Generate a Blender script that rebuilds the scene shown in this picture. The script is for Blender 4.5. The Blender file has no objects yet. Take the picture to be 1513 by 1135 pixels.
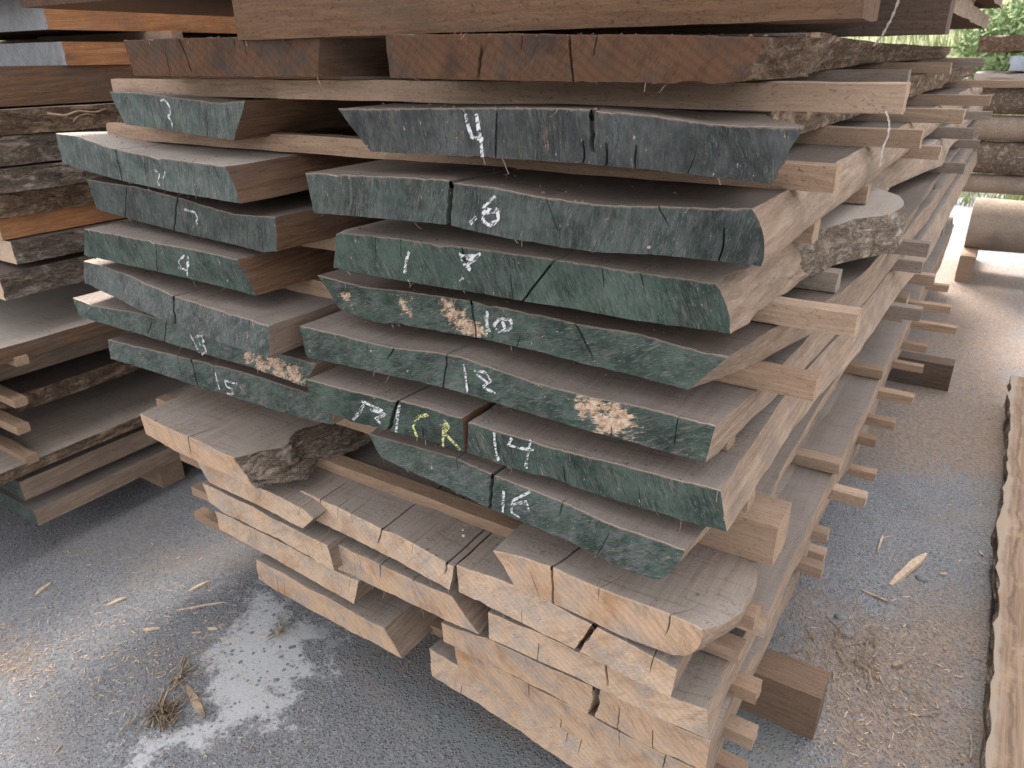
import bpy, math, random
import numpy as np
from mathutils import Matrix, Vector, noise as mnoise

random.seed(7)
scene = bpy.context.scene
col = scene.collection

# ------------------------------------------------------------------ camera
W, H = 1513.0, 1135.0
CX, CY = W / 2, H / 2
CAM_H = 1.55
VL = np.array([1530.0, 75.0])      # vanishing point of the slab lengths
VW = np.array([-1070.0, 110.0])    # vanishing point of the spacer sticks
F = math.sqrt(-((VL[0]-CX)*(VW[0]-CX) + (VL[1]-CY)*(VW[1]-CY)))
def _d(p):
    v = np.array([p[0]-CX, -(p[1]-CY), -F]); return v/np.linalg.norm(v)
yw = _d(VL); xw = -_d(VW); zw = np.cross(xw, yw); zw /= np.linalg.norm(zw); xw = np.cross(yw, zw)
R = np.array([xw, yw, zw])
cam_data = bpy.data.cameras.new('camera')
cam_data.sensor_fit = 'HORIZONTAL'; cam_data.sensor_width = 36.0
cam_data.lens = 36.0*F/W
cam_data.clip_start = 0.02; cam_data.clip_end = 500
cam = bpy.data.objects.new('camera', cam_data); col.objects.link(cam)
cam.matrix_world = Matrix.Translation((0, 0, CAM_H)) @ Matrix(R.tolist()).to_4x4()
scene.camera = cam
cam_data.dof.use_dof = True; cam_data.dof.focus_distance = 1.3; cam_data.dof.aperture_fstop = 9.0

# ------------------------------------------------------------------ world, sun, exposure
SUN_EL, SUN_AZ = 54.0, 334.0        # degrees; azimuth from +Y towards +X
world = bpy.data.worlds.new('World'); scene.world = world; world.use_nodes = True
wn = world.node_tree.nodes; wl = world.node_tree.links
sky = wn.new('ShaderNodeTexSky'); sky.sky_type = 'NISHITA'; sky.sun_disc = False
sky.sun_elevation = math.radians(SUN_EL); sky.sun_rotation = math.radians(SUN_AZ)
sky.air_density = 1.0; sky.dust_density = 4.0; sky.ozone_density = 1.0
hs = wn.new('ShaderNodeHueSaturation'); hs.inputs['Saturation'].default_value = 0.14
wl.new(sky.outputs[0], hs.inputs['Color']); wl.new(hs.outputs[0], wn['Background'].inputs[0])
wn['Background'].inputs[1].default_value = 0.15
sun_d = bpy.data.lights.new('sun', 'SUN'); sun_d.energy = 2.0; sun_d.angle = math.radians(16)
sun_d.color = (1.0, 0.91, 0.80)
sun = bpy.data.objects.new('sun', sun_d); col.objects.link(sun)
_a, _e = math.radians(SUN_AZ), math.radians(SUN_EL)
sdir = Vector((math.sin(_a)*math.cos(_e), math.cos(_a)*math.cos(_e), math.sin(_e)))
sun.rotation_euler = sdir.to_track_quat('Z', 'Y').to_euler(); sun.location = (-3, 0, 6)
scene.render.filter_size = 1.1
scene.view_settings.view_transform = 'Standard'; scene.view_settings.look = 'None'
scene.view_settings.gamma = 1.0; scene.view_settings.exposure = 2.35

# ------------------------------------------------------------------ pixel helpers
def ray(px, py): return R @ np.array([px-CX, -(py-CY), -F])
def onz(px, py, z):
    r = ray(px, py); t = (z-CAM_H)/r[2]; return np.array([r[0]*t, r[1]*t, z])
def ony(px, py, y0, k=0.0):
    r = ray(px, py); t = y0/(r[1]-k*r[0]); return np.array([r[0]*t, r[1]*t, CAM_H+r[2]*t])
def onx(px, py, X):
    r = ray(px, py); t = X/r[0]; return np.array([X, r[1]*t, CAM_H+r[2]*t])
def nz(x, y=0.0, z=0.0): return mnoise.noise(Vector((x, y, z)))

# ------------------------------------------------------------------ node materials
class NT:
    def __init__(s, name):
        s.m = bpy.data.materials.new(name); s.m.use_nodes = True
        s.t = s.m.node_tree; s.b = s.t.nodes['Principled BSDF']; s.out = s.t.nodes['Material Output']
        s.b.inputs['Roughness'].default_value = 0.85
        s.b.inputs['Specular IOR Level'].default_value = 0.12
    def N(s, typ, **kw):
        n = s.t.nodes.new(typ)
        for k, v in kw.items(): setattr(n, k, v)
        return n
    def put(s, sock, v):
        if isinstance(v, bpy.types.NodeSocket): s.t.links.new(v, sock)
        elif isinstance(v, (tuple, list)) and len(v) == 3 and sock.type == 'RGBA': sock.default_value = (*v, 1)
        else: sock.default_value = v
    def coords(s, rnd=True):
        tc = s.N('ShaderNodeTexCoord'); v = tc.outputs['Object']
        if rnd:
            oi = s.N('ShaderNodeObjectInfo'); a = s.N('ShaderNodeVectorMath', operation='MULTIPLY')
            cb = s.N('ShaderNodeCombineXYZ')
            for i in range(3): s.put(cb.inputs[i], oi.outputs['Random'])
            s.put(a.inputs[0], cb.outputs[0]); a.inputs[1].default_value = (17.0, 31.0, 23.0)
            b = s.N('ShaderNodeVectorMath', operation='ADD'); s.put(b.inputs[0], v); s.put(b.inputs[1], a.outputs[0]); v = b.outputs[0]
        return v
    def map(s, v, scale=(1, 1, 1), rot=(0, 0, 0), loc=(0, 0, 0)):
        n = s.N('ShaderNodeMapping'); s.put(n.inputs[0], v)
        if any(rot):      # rotate first, then stretch
            n.vector_type = 'TEXTURE'; n.inputs['Location'].default_value = loc
            n.inputs['Rotation'].default_value = rot; n.inputs['Scale'].default_value = tuple(1/q for q in scale)
            return n.outputs[0]
        n.inputs['Location'].default_value = loc; n.inputs['Rotation'].default_value = rot; n.inputs['Scale'].default_value = scale
        return n.outputs[0]
    def warp(s, v, scale, amt):
        n = s.N('ShaderNodeTexNoise'); s.put(n.inputs['Vector'], v); n.inputs['Scale'].default_value = scale; n.inputs['Detail'].default_value = 2.0
        a = s.N('ShaderNodeVectorMath', operation='SUBTRACT'); s.put(a.inputs[0], n.outputs['Color']); a.inputs[1].default_value = (.5, .5, .5)
        b = s.N('ShaderNodeVectorMath', operation='SCALE'); s.put(b.inputs[0], a.outputs[0]); b.inputs['Scale'].default_value = amt
        c = s.N('ShaderNodeVectorMath', operation='ADD'); s.put(c.inputs[0], v); s.put(c.inputs[1], b.outputs[0]); return c.outputs[0]
    def noise(s, v, scale, detail=4.0, rough=0.55, dist=0.0):
        n = s.N('ShaderNodeTexNoise'); s.put(n.inputs['Vector'], v); n.inputs['Scale'].default_value = scale
        n.inputs['Detail'].default_value = detail; n.inputs['Roughness'].default_value = rough; n.inputs['Distortion'].default_value = dist
        return n.outputs[0]
    def voro(s, v, scale, feature='F1', out='Distance', rand=1.0):
        n = s.N('ShaderNodeTexVoronoi', feature=feature); s.put(n.inputs['Vector'], v); n.inputs['Scale'].default_value = scale
        n.inputs['Randomness'].default_value = rand
        return n.outputs[out]
    def ramp(s, f, a, b, lo=0.0, hi=1.0):
        n = s.N('ShaderNodeMapRange'); n.interpolation_type = 'SMOOTHSTEP'; s.put(n.inputs[0], f)
        n.inputs[1].default_value = a; n.inputs[2].default_value = b; n.inputs[3].default_value = lo; n.inputs[4].default_value = hi
        return n.outputs[0]
    def mix(s, f, a, b, mode='MIX'):
        n = s.N('ShaderNodeMix', data_type='RGBA', blend_type=mode)
        s.put(n.inputs[0], f); s.put(n.inputs[6], a); s.put(n.inputs[7], b); return n.outputs[2]
    def math(s, op, a, b=0.5):
        n = s.N('ShaderNodeMath', operation=op); s.put(n.inputs[0], a); s.put(n.inputs[1], b); return n.outputs[0]
    def attr(s, name):
        n = s.N('ShaderNodeAttribute'); n.attribute_name = name; return n.outputs['Fac']
    def bump(s, h, strength=0.5, dist=0.003, prev=None):
        n = s.N('ShaderNodeBump'); n.inputs['Strength'].default_value = strength; n.inputs['Distance'].default_value = dist
        s.put(n.inputs['Height'], h)
        if prev is not None: s.put(n.inputs['Normal'], prev)
        return n.outputs[0]
    def done(s, color, normal=None, rough=None):
        s.put(s.b.inputs['Base Color'], color)
        if normal is not None: s.put(s.b.inputs['Normal'], normal)
        if rough is not None: s.put(s.b.inputs['Roughness'], rough)
        return s.m

def mat_green(name, ang=20, sat=1.0, wear=0.5, bright=1.0):
    s = NT(name); v0 = s.coords(); v = s.warp(v0, 6.0, 0.035)
    a = math.radians(ang)
    g = lambda c: tuple(x*bright*.88 for x in c)
    grey = np.array((0.072, 0.069, 0.073)); teal = np.array((0.026, 0.046, 0.037)); tealL = np.array((0.068, 0.100, 0.081))
    dk = tuple(grey*0.5*(1-sat) + teal*0.55*sat); md = tuple(grey*1.25*(1-sat)+tealL*sat)
    broad = s.noise(v0, 11.0, 8.0, 0.75)
    c = s.mix(s.ramp(broad, 0.32, 0.70), g(dk), g(md))
    mot = s.noise(s.map(v, (1, 1, 0.25), (0, a, 0), (1, 4, 2)), 80.0, 7.0, 0.78)
    c = s.mix(s.ramp(mot, 0.46, 0.66, 0.0, wear*.9), c, g((0.125, 0.116, 0.122)))
    st = s.noise(s.map(v, (1, 1, 0.15), (0, a, 0)), 70.0, 5.0, 0.7)
    c = s.mix(s.ramp(st, 0.52, 0.74, 0.0, 0.28), c, g((0.15, 0.15, 0.14)))
    c = s.mix(s.ramp(st, 0.44, 0.28, 0.0, 0.35), c, g((0.016, 0.020, 0.020)))
    wearn = s.noise(s.map(v0, loc=(3, 5, 7)), 16.0, 6.0, 0.7)
    c = s.mix(s.ramp(wearn, 0.58, 0.74, 0, wear*.6), c, g((0.17, 0.15, 0.142)))
    sc = s.noise(s.map(v, (1, 1, 0.10), (0, a, 0)), 520.0, 4.0, 0.75)
    sc2 = s.noise(s.map(v, (1, 1, 0.10), (0, a*1.25+.1, 0), (9, 1, 4)), 330.0, 4.0, 0.75)
    gate = s.ramp(s.noise(s.map(v0, loc=(8, 3, 5)), 20.0, 4.0, 0.6), 0.38, 0.60, 0.35, 1.0)
    c = s.mix(s.math('MULTIPLY', gate, s.ramp(sc, 0.51, 0.70, 0, 0.6)), c, g((0.21, 0.21, 0.20)))
    c = s.mix(s.math('MULTIPLY', gate, s.ramp(sc2, 0.50, 0.34, 0, 0.7)), c, g((0.012, 0.017, 0.016)))
    und = s.noise(s.map(v, (1, 1, 0.14), (0, a*.9, 0), (5, 6, 1)), 130.0, 6.0, 0.75)
    upat = s.ramp(s.noise(s.map(v0, loc=(2, 8, 6)), 8.0, 5.0, 0.65), 0.42, 0.64, 0.1, 1.0)
    c = s.mix(s.math('MULTIPLY', upat, s.ramp(und, 0.52, 0.68, 0, 0.55)), c, g((0.20, 0.155, 0.125)))
    fl = s.attr('flake'); fn = s.noise(s.map(v, (1, 1, 0.6), (0, a, 0)), 75.0, 5.0, 0.75)
    fm = s.ramp(s.math('ADD', s.math('MULTIPLY', fl, 0.75), s.math('ADD', s.math('MULTIPLY', s.math('SUBTRACT', fn, 0.5), 2.0), s.math('MULTIPLY', s.math('SUBTRACT', sc, 0.5), 1.4))), 0.36, 0.52)
    fcol = s.mix(s.ramp(s.noise(v, 110, 5, .7), .3, .7), (0.24, 0.13, 0.075), (0.52, 0.41, 0.31))
    c = s.mix(fm, c, fcol)
    eg = s.ramp(s.math('ADD', s.attr('edge'), s.math('SUBTRACT', fn, 0.5)), 0.6, 0.95, 0, 0.6)
    c = s.mix(eg, c, (0.22, 0.165, 0.13))
    rare = s.ramp(s.noise(s.map(v0, loc=(7, 2, 1)), 48.0, 4.0, 0.6), 0.70, 0.75, 0, 0.85)
    c = s.mix(rare, c, (0.36, 0.28, 0.22))
    n = s.bump(sc, 0.4, 0.0012); n = s.bump(mot, 0.35, 0.003, n); n = s.bump(sc2, 0.4, 0.0015, n)
    return s.done(c, n, s.ramp(wearn, 0.3, 0.7, 0.6, 0.9))

def mat_rawend(name, c1, c2, stain, ang=35):
    s = NT(name); v0 = s.coords(); v = s.warp(v0, 5.0, 0.06); a = math.radians(ang)
    w = s.N('ShaderNodeTexWave', wave_type='RINGS', rings_direction='Y'); w.inputs['Scale'].default_value = 24
    w.inputs['Distortion'].default_value = 2.0; w.inputs['Detail'].default_value = 3; w.inputs['Detail Scale'].default_value = .8
    s.put(w.inputs['Vector'], s.map(v, (1, 1, 1), loc=(0.2, 0, 0.45)))
    c = s.mix(s.ramp(w.outputs['Fac'], 0.3, 0.95, 0, 0.32), c1, tuple(.8*x for x in c2))
    br = s.noise(v0, 10, 6, 0.65)
    c = s.mix(s.ramp(br, 0.48, 0.70, 0, 0.8), c, stain)
    gry = s.noise(s.map(v0, loc=(5, 5, 5)), 17, 6, 0.7)
    gy_ = 0.72*sum(c1)/3
    c = s.mix(s.ramp(gry, 0.44, 0.66, 0, 0.65), c, (gy_*1.02, gy_*.97, gy_*.93))
    mot = s.noise(s.map(v, (1, 1, .3), (0, a, 0), (2, 2, 2)), 60, 6, 0.7)
    c = s.mix(s.ramp(mot, 0.52, 0.3, 0, 0.45), c, tuple(0.5*x for x in c2))
    sc = s.noise(s.map(v, (1, 1, 0.10), (0, a, 0)), 480, 4, 0.75)
    gate = s.ramp(s.noise(s.map(v0, loc=(8, 3, 5)), 16.0, 4.0, 0.6), 0.42, 0.62, 0.2, 1.0)
    c = s.mix(s.math('MULTIPLY', gate, s.ramp(sc, 0.48, 0.32, 0, 0.75)), c, tuple(0.42*x for x in c2))
    c = s.mix(s.math('MULTIPLY', gate, s.ramp(sc, 0.53, 0.70, 0, 0.6)), c, tuple(min(0.8, 1.35*x) for x in c1))
    dk = s.ramp(s.noise(s.map(v0, loc=(1, 7, 3)), 30, 5, .7), .66, .76, 0, .7)
    c = s.mix(dk, c, tuple(.3*x for x in stain))
    eg = s.ramp(s.math('ADD', s.attr('edge'), s.math('SUBTRACT', sc, 0.5)), 0.55, 0.9, 0, 0.5)
    c = s.mix(eg, c, tuple(min(.8, 1.25*x) for x in c1))
    n = s.bump(sc, 0.4, 0.0013); n = s.bump(gry, 0.35, 0.003, n); n = s.bump(mot, .4, .002, n)
    return s.done(c, n)

def mat_top(name, c1, c2, dust, debris=0.5):
    s = NT(name); v = s.coords()
    gr = s.noise(s.map(v, (1, 0.03, 1)), 95, 4, 0.65)
    c = s.mix(s.ramp(gr, 0.3, 0.7), c1, c2)
    big = s.noise(v, 5.5, 5, 0.6)
    c = s.mix(s.ramp(big, 0.36, 0.66, 0.45, 0.97), c, dust)
    sp = s.noise(s.map(v, loc=(2, 2, 2)), 330, 3, 0.7)
    c = s.mix(s.ramp(sp, 0.5, 0.72, 0, 0.5), c, tuple(min(1, x*1.5) for x in dust))
    eg = s.ramp(s.math('ADD', s.attr('edge'), s.math('SUBTRACT', sp, 0.5)), 0.35, 0.8, 0, 0.7)
    c = s.mix(eg, c, (0.44, 0.35, 0.28))
    sp2 = s.noise(s.map(v, loc=(6, 1, 2)), 170, 4, 0.7)
    pm = s.ramp(s.noise(s.map(v, loc=(4, 4, 1)), 10, 4), 0.48, 0.66)
    c = s.mix(s.math('MULTIPLY', s.ramp(sp2, 0.52, 0.62, 0, debris), pm), c, (0.05, 0.04, 0.035))
    saw = s.noise(s.map(v, (0.06, 1, 1), (0, 0, 0.05)), 130, 3, 0.6)
    c = s.mix(s.ramp(saw, 0.45, 0.28, 0, 0.35), c, tuple(0.5*x for x in c1))
    n = s.bump(gr, 0.3, 0.002); n = s.bump(sp2, 0.5, 0.002, n); n = s.bump(saw, 0.25, 0.0015, n)
    return s.done(c, n)

def mat_side(name, c1, c2, rough=0.5):
    s = NT(name); v = s.coords()
    gr = s.noise(s.map(v, (1, 0.05, 1), (0.06, 0, 0)), 120, 5, 0.7, 0.3)
    c = s.mix(s.ramp(gr, 0.28, 0.72), c1, c2)
    big = s.noise(v, 6, 5, 0.65)
    c = s.mix(s.ramp(big, 0.42, 0.7, 0, 0.6), c, tuple(0.5*x+0.05 for x in c1))
    fine = s.noise(s.map(v, (1, 0.2, 1), loc=(1, 2, 3)), 240, 3, 0.7)
    c = s.mix(s.ramp(fine, 0.6, 0.75, 0, 0.5), c, tuple(min(1, 1.5*x) for x in c2))
    c = s.mix(s.ramp(fine, 0.4, 0.28, 0, 0.55), c, tuple(0.4*x for x in c1))
    n = s.bump(gr, rough, 0.004); n = s.bump(fine, 0.4, 0.002, n)
    return s.done(c, n)

def mat_bark(name, c1, c2, c3):
    s = NT(name); v0 = s.coords(); v = s.warp(v0, 22, 0.03)
    w = s.noise(s.map(v, (1, 0.3, 1)), 60, 8, 0.72, 0.6)
    r = s.math('ABSOLUTE', s.math('SUBTRACT', s.noise(s.map(v, (1, 0.22, 1), loc=(4, 4, 4)), 34, 5, 0.65), 0.5))
    c = s.mix(s.ramp(w, 0.32, 0.68), c1, c2)
    c = s.mix(s.ramp(s.noise(v0, 14, 6, 0.7), 0.48, 0.68, 0, 0.85), c, c3)
    c = s.mix(s.ramp(r, 0.05, 0.0, 0, 0.7), c, tuple(0.3*x for x in c1))
    c = s.mix(s.ramp(s.noise(v0, 200, 4, .75), .55, .72, 0, .5), c, tuple(min(1, 1.3*x) for x in c3))
    n = s.bump(w, 1.0, 0.012); n = s.bump(s.ramp(r, 0, 0.12), 1.0, 0.012, n)
    n = s.bump(s.noise(v0, 240, 4, 0.7), 0.6, 0.003, n)
    return s.done(c, n)

def mat_stick(name, c1, c2):
    s = NT(name); v = s.coords(); oi = s.N('ShaderNodeObjectInfo')
    gr = s.noise(s.map(s.warp(v, 4, .03), (0.05, 1, 1)), 150, 5, 0.7)
    c = s.mix(s.ramp(gr, 0.25, 0.75), c1, c2)
    fz = s.noise(s.map(v, (0.55, 1, 1)), 190, 4, 0.75, 0.6)
    c = s.mix(s.ramp(fz, 0.44, 0.30, 0, 0.75), c, tuple(0.35*x for x in c1))
    c = s.mix(s.ramp(fz, 0.56, 0.74, 0, 0.5), c, tuple(min(1, 1.35*x) for x in c2))
    big = s.noise(s.map(v, (0.4, 1, 1)), 9, 4, 0.6)
    c = s.mix(s.ramp(big, 0.48, 0.72, 0, 0.6), c, tuple(0.55*x+0.03 for x in c1))
    c = s.mix(s.ramp(oi.outputs['Random'], 0, 1, 0, .4), c, tuple(.62*x for x in c1))
    n = s.bump(fz, 0.75, 0.003); n = s.bump(gr, 0.3, 0.002, n)
    return s.done(c, n)

def mat_chalk(name, c):
    s = NT(name); v = s.coords(False)
    a = s.noise(s.map(v, (1, 1, 0.2), (0, 0.9, 0)), 380, 3, 0.75)
    b = s.noise(v, 60, 3, 0.6)
    f = s.ramp(s.math('ADD', a, s.math('MULTIPLY', b, 0.6)), 0.68, 0.90, 0, .85)
    tr = s.N('ShaderNodeBsdfTransparent'); mx = s.N('ShaderNodeMixShader')
    s.put(mx.inputs[0], f); s.t.links.new(tr.outputs[0], mx.inputs[1]); s.t.links.new(s.b.outputs[0], mx.inputs[2])
    s.t.links.new(mx.outputs[0], s.out.inputs['Surface'])
    return s.done(c)

M = {}
M['g1'] = mat_green('green_coat', 66, 0.95, 0.5, 1.1)
M['g2'] = mat_green('green_coat_slanted', -25, 1.0, 0.4)
M['g3'] = mat_green('green_coat_dark', -7, 0.35, 0.5, 0.8)
M['g4'] = mat_green('green_coat_worn', 10, 0.65, 0.6, 0.95)
M['g5'] = mat_green('green_coat_light', 58, 0.85, 0.75, 1.2)
M['g6'] = mat_green('green_coat_deep', 75, 1.05, 0.35, 0.9)
M['g8'] = mat_green('green_coat_faded', 40, 0.55, 0.9, 1.35)
M['g7'] = mat_green('green_coat_pale', 4, 0.75, 0.7, 1.3)
M['raw'] = mat_rawend('raw_end_grain', (0.47, 0.335, 0.235), (0.38, 0.258, 0.172), (0.32, 0.185, 0.10), 50)
M['raw2'] = mat_rawend('raw_end_grain_warm', (0.43, 0.292, 0.195), (0.33, 0.212, 0.138), (0.28, 0.145, 0.07), -42)
M['brown'] = mat_rawend('dark_end_grain', (0.088, 0.045, 0.025), (0.058, 0.030, 0.018), (0.026, 0.018, 0.014), 30)
M['greyend'] = mat_rawend('grey_painted_end', (0.27, 0.275, 0.285), (0.22, 0.225, 0.235), (0.19, 0.18, 0.18), 8)
M['top'] = mat_top('dusty_top_shaded', (0.065, 0.047, 0.037), (0.115, 0.085, 0.067), (0.125, 0.100, 0.085), .7)  # dirt and dust, with the shade between layers darkened into the colour
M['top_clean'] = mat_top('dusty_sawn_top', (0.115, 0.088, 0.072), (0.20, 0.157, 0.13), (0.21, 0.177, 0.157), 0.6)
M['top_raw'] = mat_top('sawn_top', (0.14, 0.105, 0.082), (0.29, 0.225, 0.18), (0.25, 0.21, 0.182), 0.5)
M['top_pale'] = mat_top('pale_top', (0.21, 0.17, 0.14), (0.31, 0.255, 0.215), (0.29, 0.25, 0.22), 0.4)
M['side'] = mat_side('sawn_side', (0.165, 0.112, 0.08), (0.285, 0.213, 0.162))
M['side_dark'] = mat_side('brown_side_shaded', (0.085, 0.046, 0.027), (0.165, 0.098, 0.060))  # brown wood; shade of the gaps and undersides is put into its colour
M['side_orange'] = mat_side('orange_side', (0.26, 0.115, 0.05), (0.40, 0.205, 0.10))
M['bark'] = mat_bark('bark_grey', (0.14, 0.105, 0.08), (0.31, 0.25, 0.205), (0.41, 0.36, 0.315))
M['bark_pale'] = mat_bark('bark_pale', (0.18, 0.13, 0.095), (0.34, 0.265, 0.21), (0.40, 0.34, 0.29))
M['bark_brown'] = mat_bark('bark_brown', (0.15, 0.095, 0.065), (0.31, 0.215, 0.15), (0.41, 0.30, 0.22))
M['log_pale'] = mat_side('barkless_log', (0.19, 0.145, 0.11), (0.32, 0.26, 0.21))
M['stick'] = mat_stick('stick_wood', (0.28, 0.19, 0.132), (0.40, 0.29, 0.213))
M['stick2'] = mat_stick('stick_wood_warm', (0.25, 0.16, 0.105), (0.37, 0.26, 0.185))
M['stick3'] = mat_stick('stick_wood_grey', (0.18, 0.14, 0.115), (0.29, 0.235, 0.195))
M['beam'] = mat_stick('beam_wood', (0.24, 0.16, 0.11), (0.33, 0.235, 0.17))
M['beam_g'] = mat_stick('ground_beam_wood', (0.15, 0.095, 0.065), (0.25, 0.17, 0.12))
M['beam_top'] = mat_stick('beam_wood_brown', (0.085, 0.046, 0.027), (0.14, 0.082, 0.050))
def mat_live():
    s = NT('live_edge_top'); v = s.coords(False); sx = s.N('ShaderNodeSeparateXYZ'); s.put(sx.inputs[0], v)
    w = s.math('ADD', sx.outputs[0], s.math('MULTIPLY', s.math('SUBTRACT', s.noise(s.map(v, (.2, 1, 1)), 5, 4, .6), .5), .07))
    gr = s.noise(s.map(v, (1, .04, 1)), 110, 5, .7)
    c = s.mix(s.ramp(gr, .3, .7), (.09, .06, .042), (.16, .115, .085))
    c = s.mix(s.ramp(w, -.17, -.185), c, (.17, .14, .112)); ln = s.math('ABSOLUTE', s.math('SUBTRACT', w, -.150))
    c = s.mix(s.ramp(ln, .008, .001, 0, .6), c, (.06, .042, .03))
    c = s.mix(s.ramp(s.noise(v, 9, 5, .7), .5, .7, 0, .6), c, (.20, .14, .10))
    return s.done(c, s.bump(gr, .5, .003))
M['live'] = mat_live()
M['beam_dark'] = mat_stick('beam_wood_dark', (0.075, 0.05, 0.038), (0.13, 0.092, 0.072))
def mat_plain(name, c1, c2, scale=60, rough=.85):
    s = NT(name); v = s.coords(); n = s.noise(v, scale, 5, .65)
    return s.done(s.mix(s.ramp(n, .3, .7), c1, c2), s.bump(n, .5, .002), rough)
M['fibre'] = mat_plain('wood_fibre', (.20, .14, .10), (.36, .28, .22))
M['crumb'] = mat_plain('bark_crumb', (.07, .05, .038), (.20, .145, .105), 8)
M['straw'] = mat_plain('dry_straw', (.20, .145, .10), (.38, .29, .205), 20)
M['chip'] = mat_plain('wood_chip', (.36, .26, .18), (.52, .41, .31), 90)
M['stone'] = mat_plain('gravel_stone', (.10, .105, .115), (.21, .207, .207), 40)
M['twine'] = mat_plain('twine', (.34, .30, .26), (.52, .48, .43), 200)
M['metal'] = mat_plain('galvanised_metal', (.40, .41, .43), (.55, .56, .58), 100, .4)
M['blue'] = mat_rawend('pale_blue_painted_wood', (.36, .42, .50), (.30, .36, .44), (.28, .30, .33), 5)
M['chalk'] = mat_chalk('white_chalk', (0.62, 0.61, 0.63))
M['chalk_y'] = mat_chalk('yellow_chalk', (0.60, 0.60, 0.26))

# ------------------------------------------------------------------ object helpers
def tag(o, label=None, cat=None, group=None, kind=None):
    if label: o['label'] = label
    if cat: o['category'] = cat
    if group: o['group'] = group
    if kind: o['kind'] = kind
    return o
def link_mesh(name, verts, faces, mats, midx=None, origin=(0, 0, 0), parent=None, sharp=40, attrs=None):
    me = bpy.data.meshes.new(name)
    o0 = np.array(origin, float)
    me.from_pydata([tuple(np.array(v)-o0) for v in verts], [], faces)
    for m in (mats if isinstance(mats, (list, tuple)) else [mats]): me.materials.append(m)
    if midx is not None: me.polygons.foreach_set('material_index', midx)
    if attrs:
        for k, vals in attrs.items():
            a = me.attributes.new(k, 'FLOAT', 'POINT'); a.data.foreach_set('value', vals)
    me.polygons.foreach_set('use_smooth', [True]*len(me.polygons))
    me.set_sharp_from_angle(angle=math.radians(sharp)); me.update()
    o = bpy.data.objects.new(name, me); col.objects.link(o)
    if parent is not None:
        o.parent = parent; o.location = o0 - np.array(parent.location)
    else: o.location = o0
    return o

SECT = [0, .006, .02, .04, .06, .08, .1, .12, .14, .17, .2, .235, .27, .31, .35, .4, .44, .49, .54, .6, .65, .71, .77, .84, .9, .97, 1.05, 1.2, 1.3, 1.4, 1.5, 1.65, 1.8, 1.95, 2.1, 2.3, 2.5, 2.7, 2.9, 3.15, 3.4, 3.6, 3.85, 4.1, 4.6, 5.1, 5.6]
YEND = 5.95

def interp_poly(P, u):
    P = np.array(P); t = np.concatenate([[0], np.cumsum(np.linalg.norm(np.diff(P, axis=0), axis=1))]); t /= t[-1]
    return np.stack([np.interp(u, t, P[:, i]) for i in range(P.shape[1])], -1)

def strand(V, Fc, p, d, w, rs, n=5, curl=.3):
    p = np.array(p, float); d = np.array(d, float)/n; b = len(V)
    for i in range(n+1):
        L = np.linalg.norm(d)
        V.append(tuple(p+np.array((w, 0, w*.5)))); V.append(tuple(p-np.array((w, 0, w*.5)))); V.append(tuple(p+np.array((0, w, -w))))
        if i:
            a = b+3*i-3
            for q in range(3): Fc.append((a+q, a+(q+1) % 3, a+3+(q+1) % 3, a+3+q))
        d = d+np.array([rs.uniform(-1, 1), rs.uniform(-1, 1), rs.uniform(-1, 1)])*L*curl
        p = p+d

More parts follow.
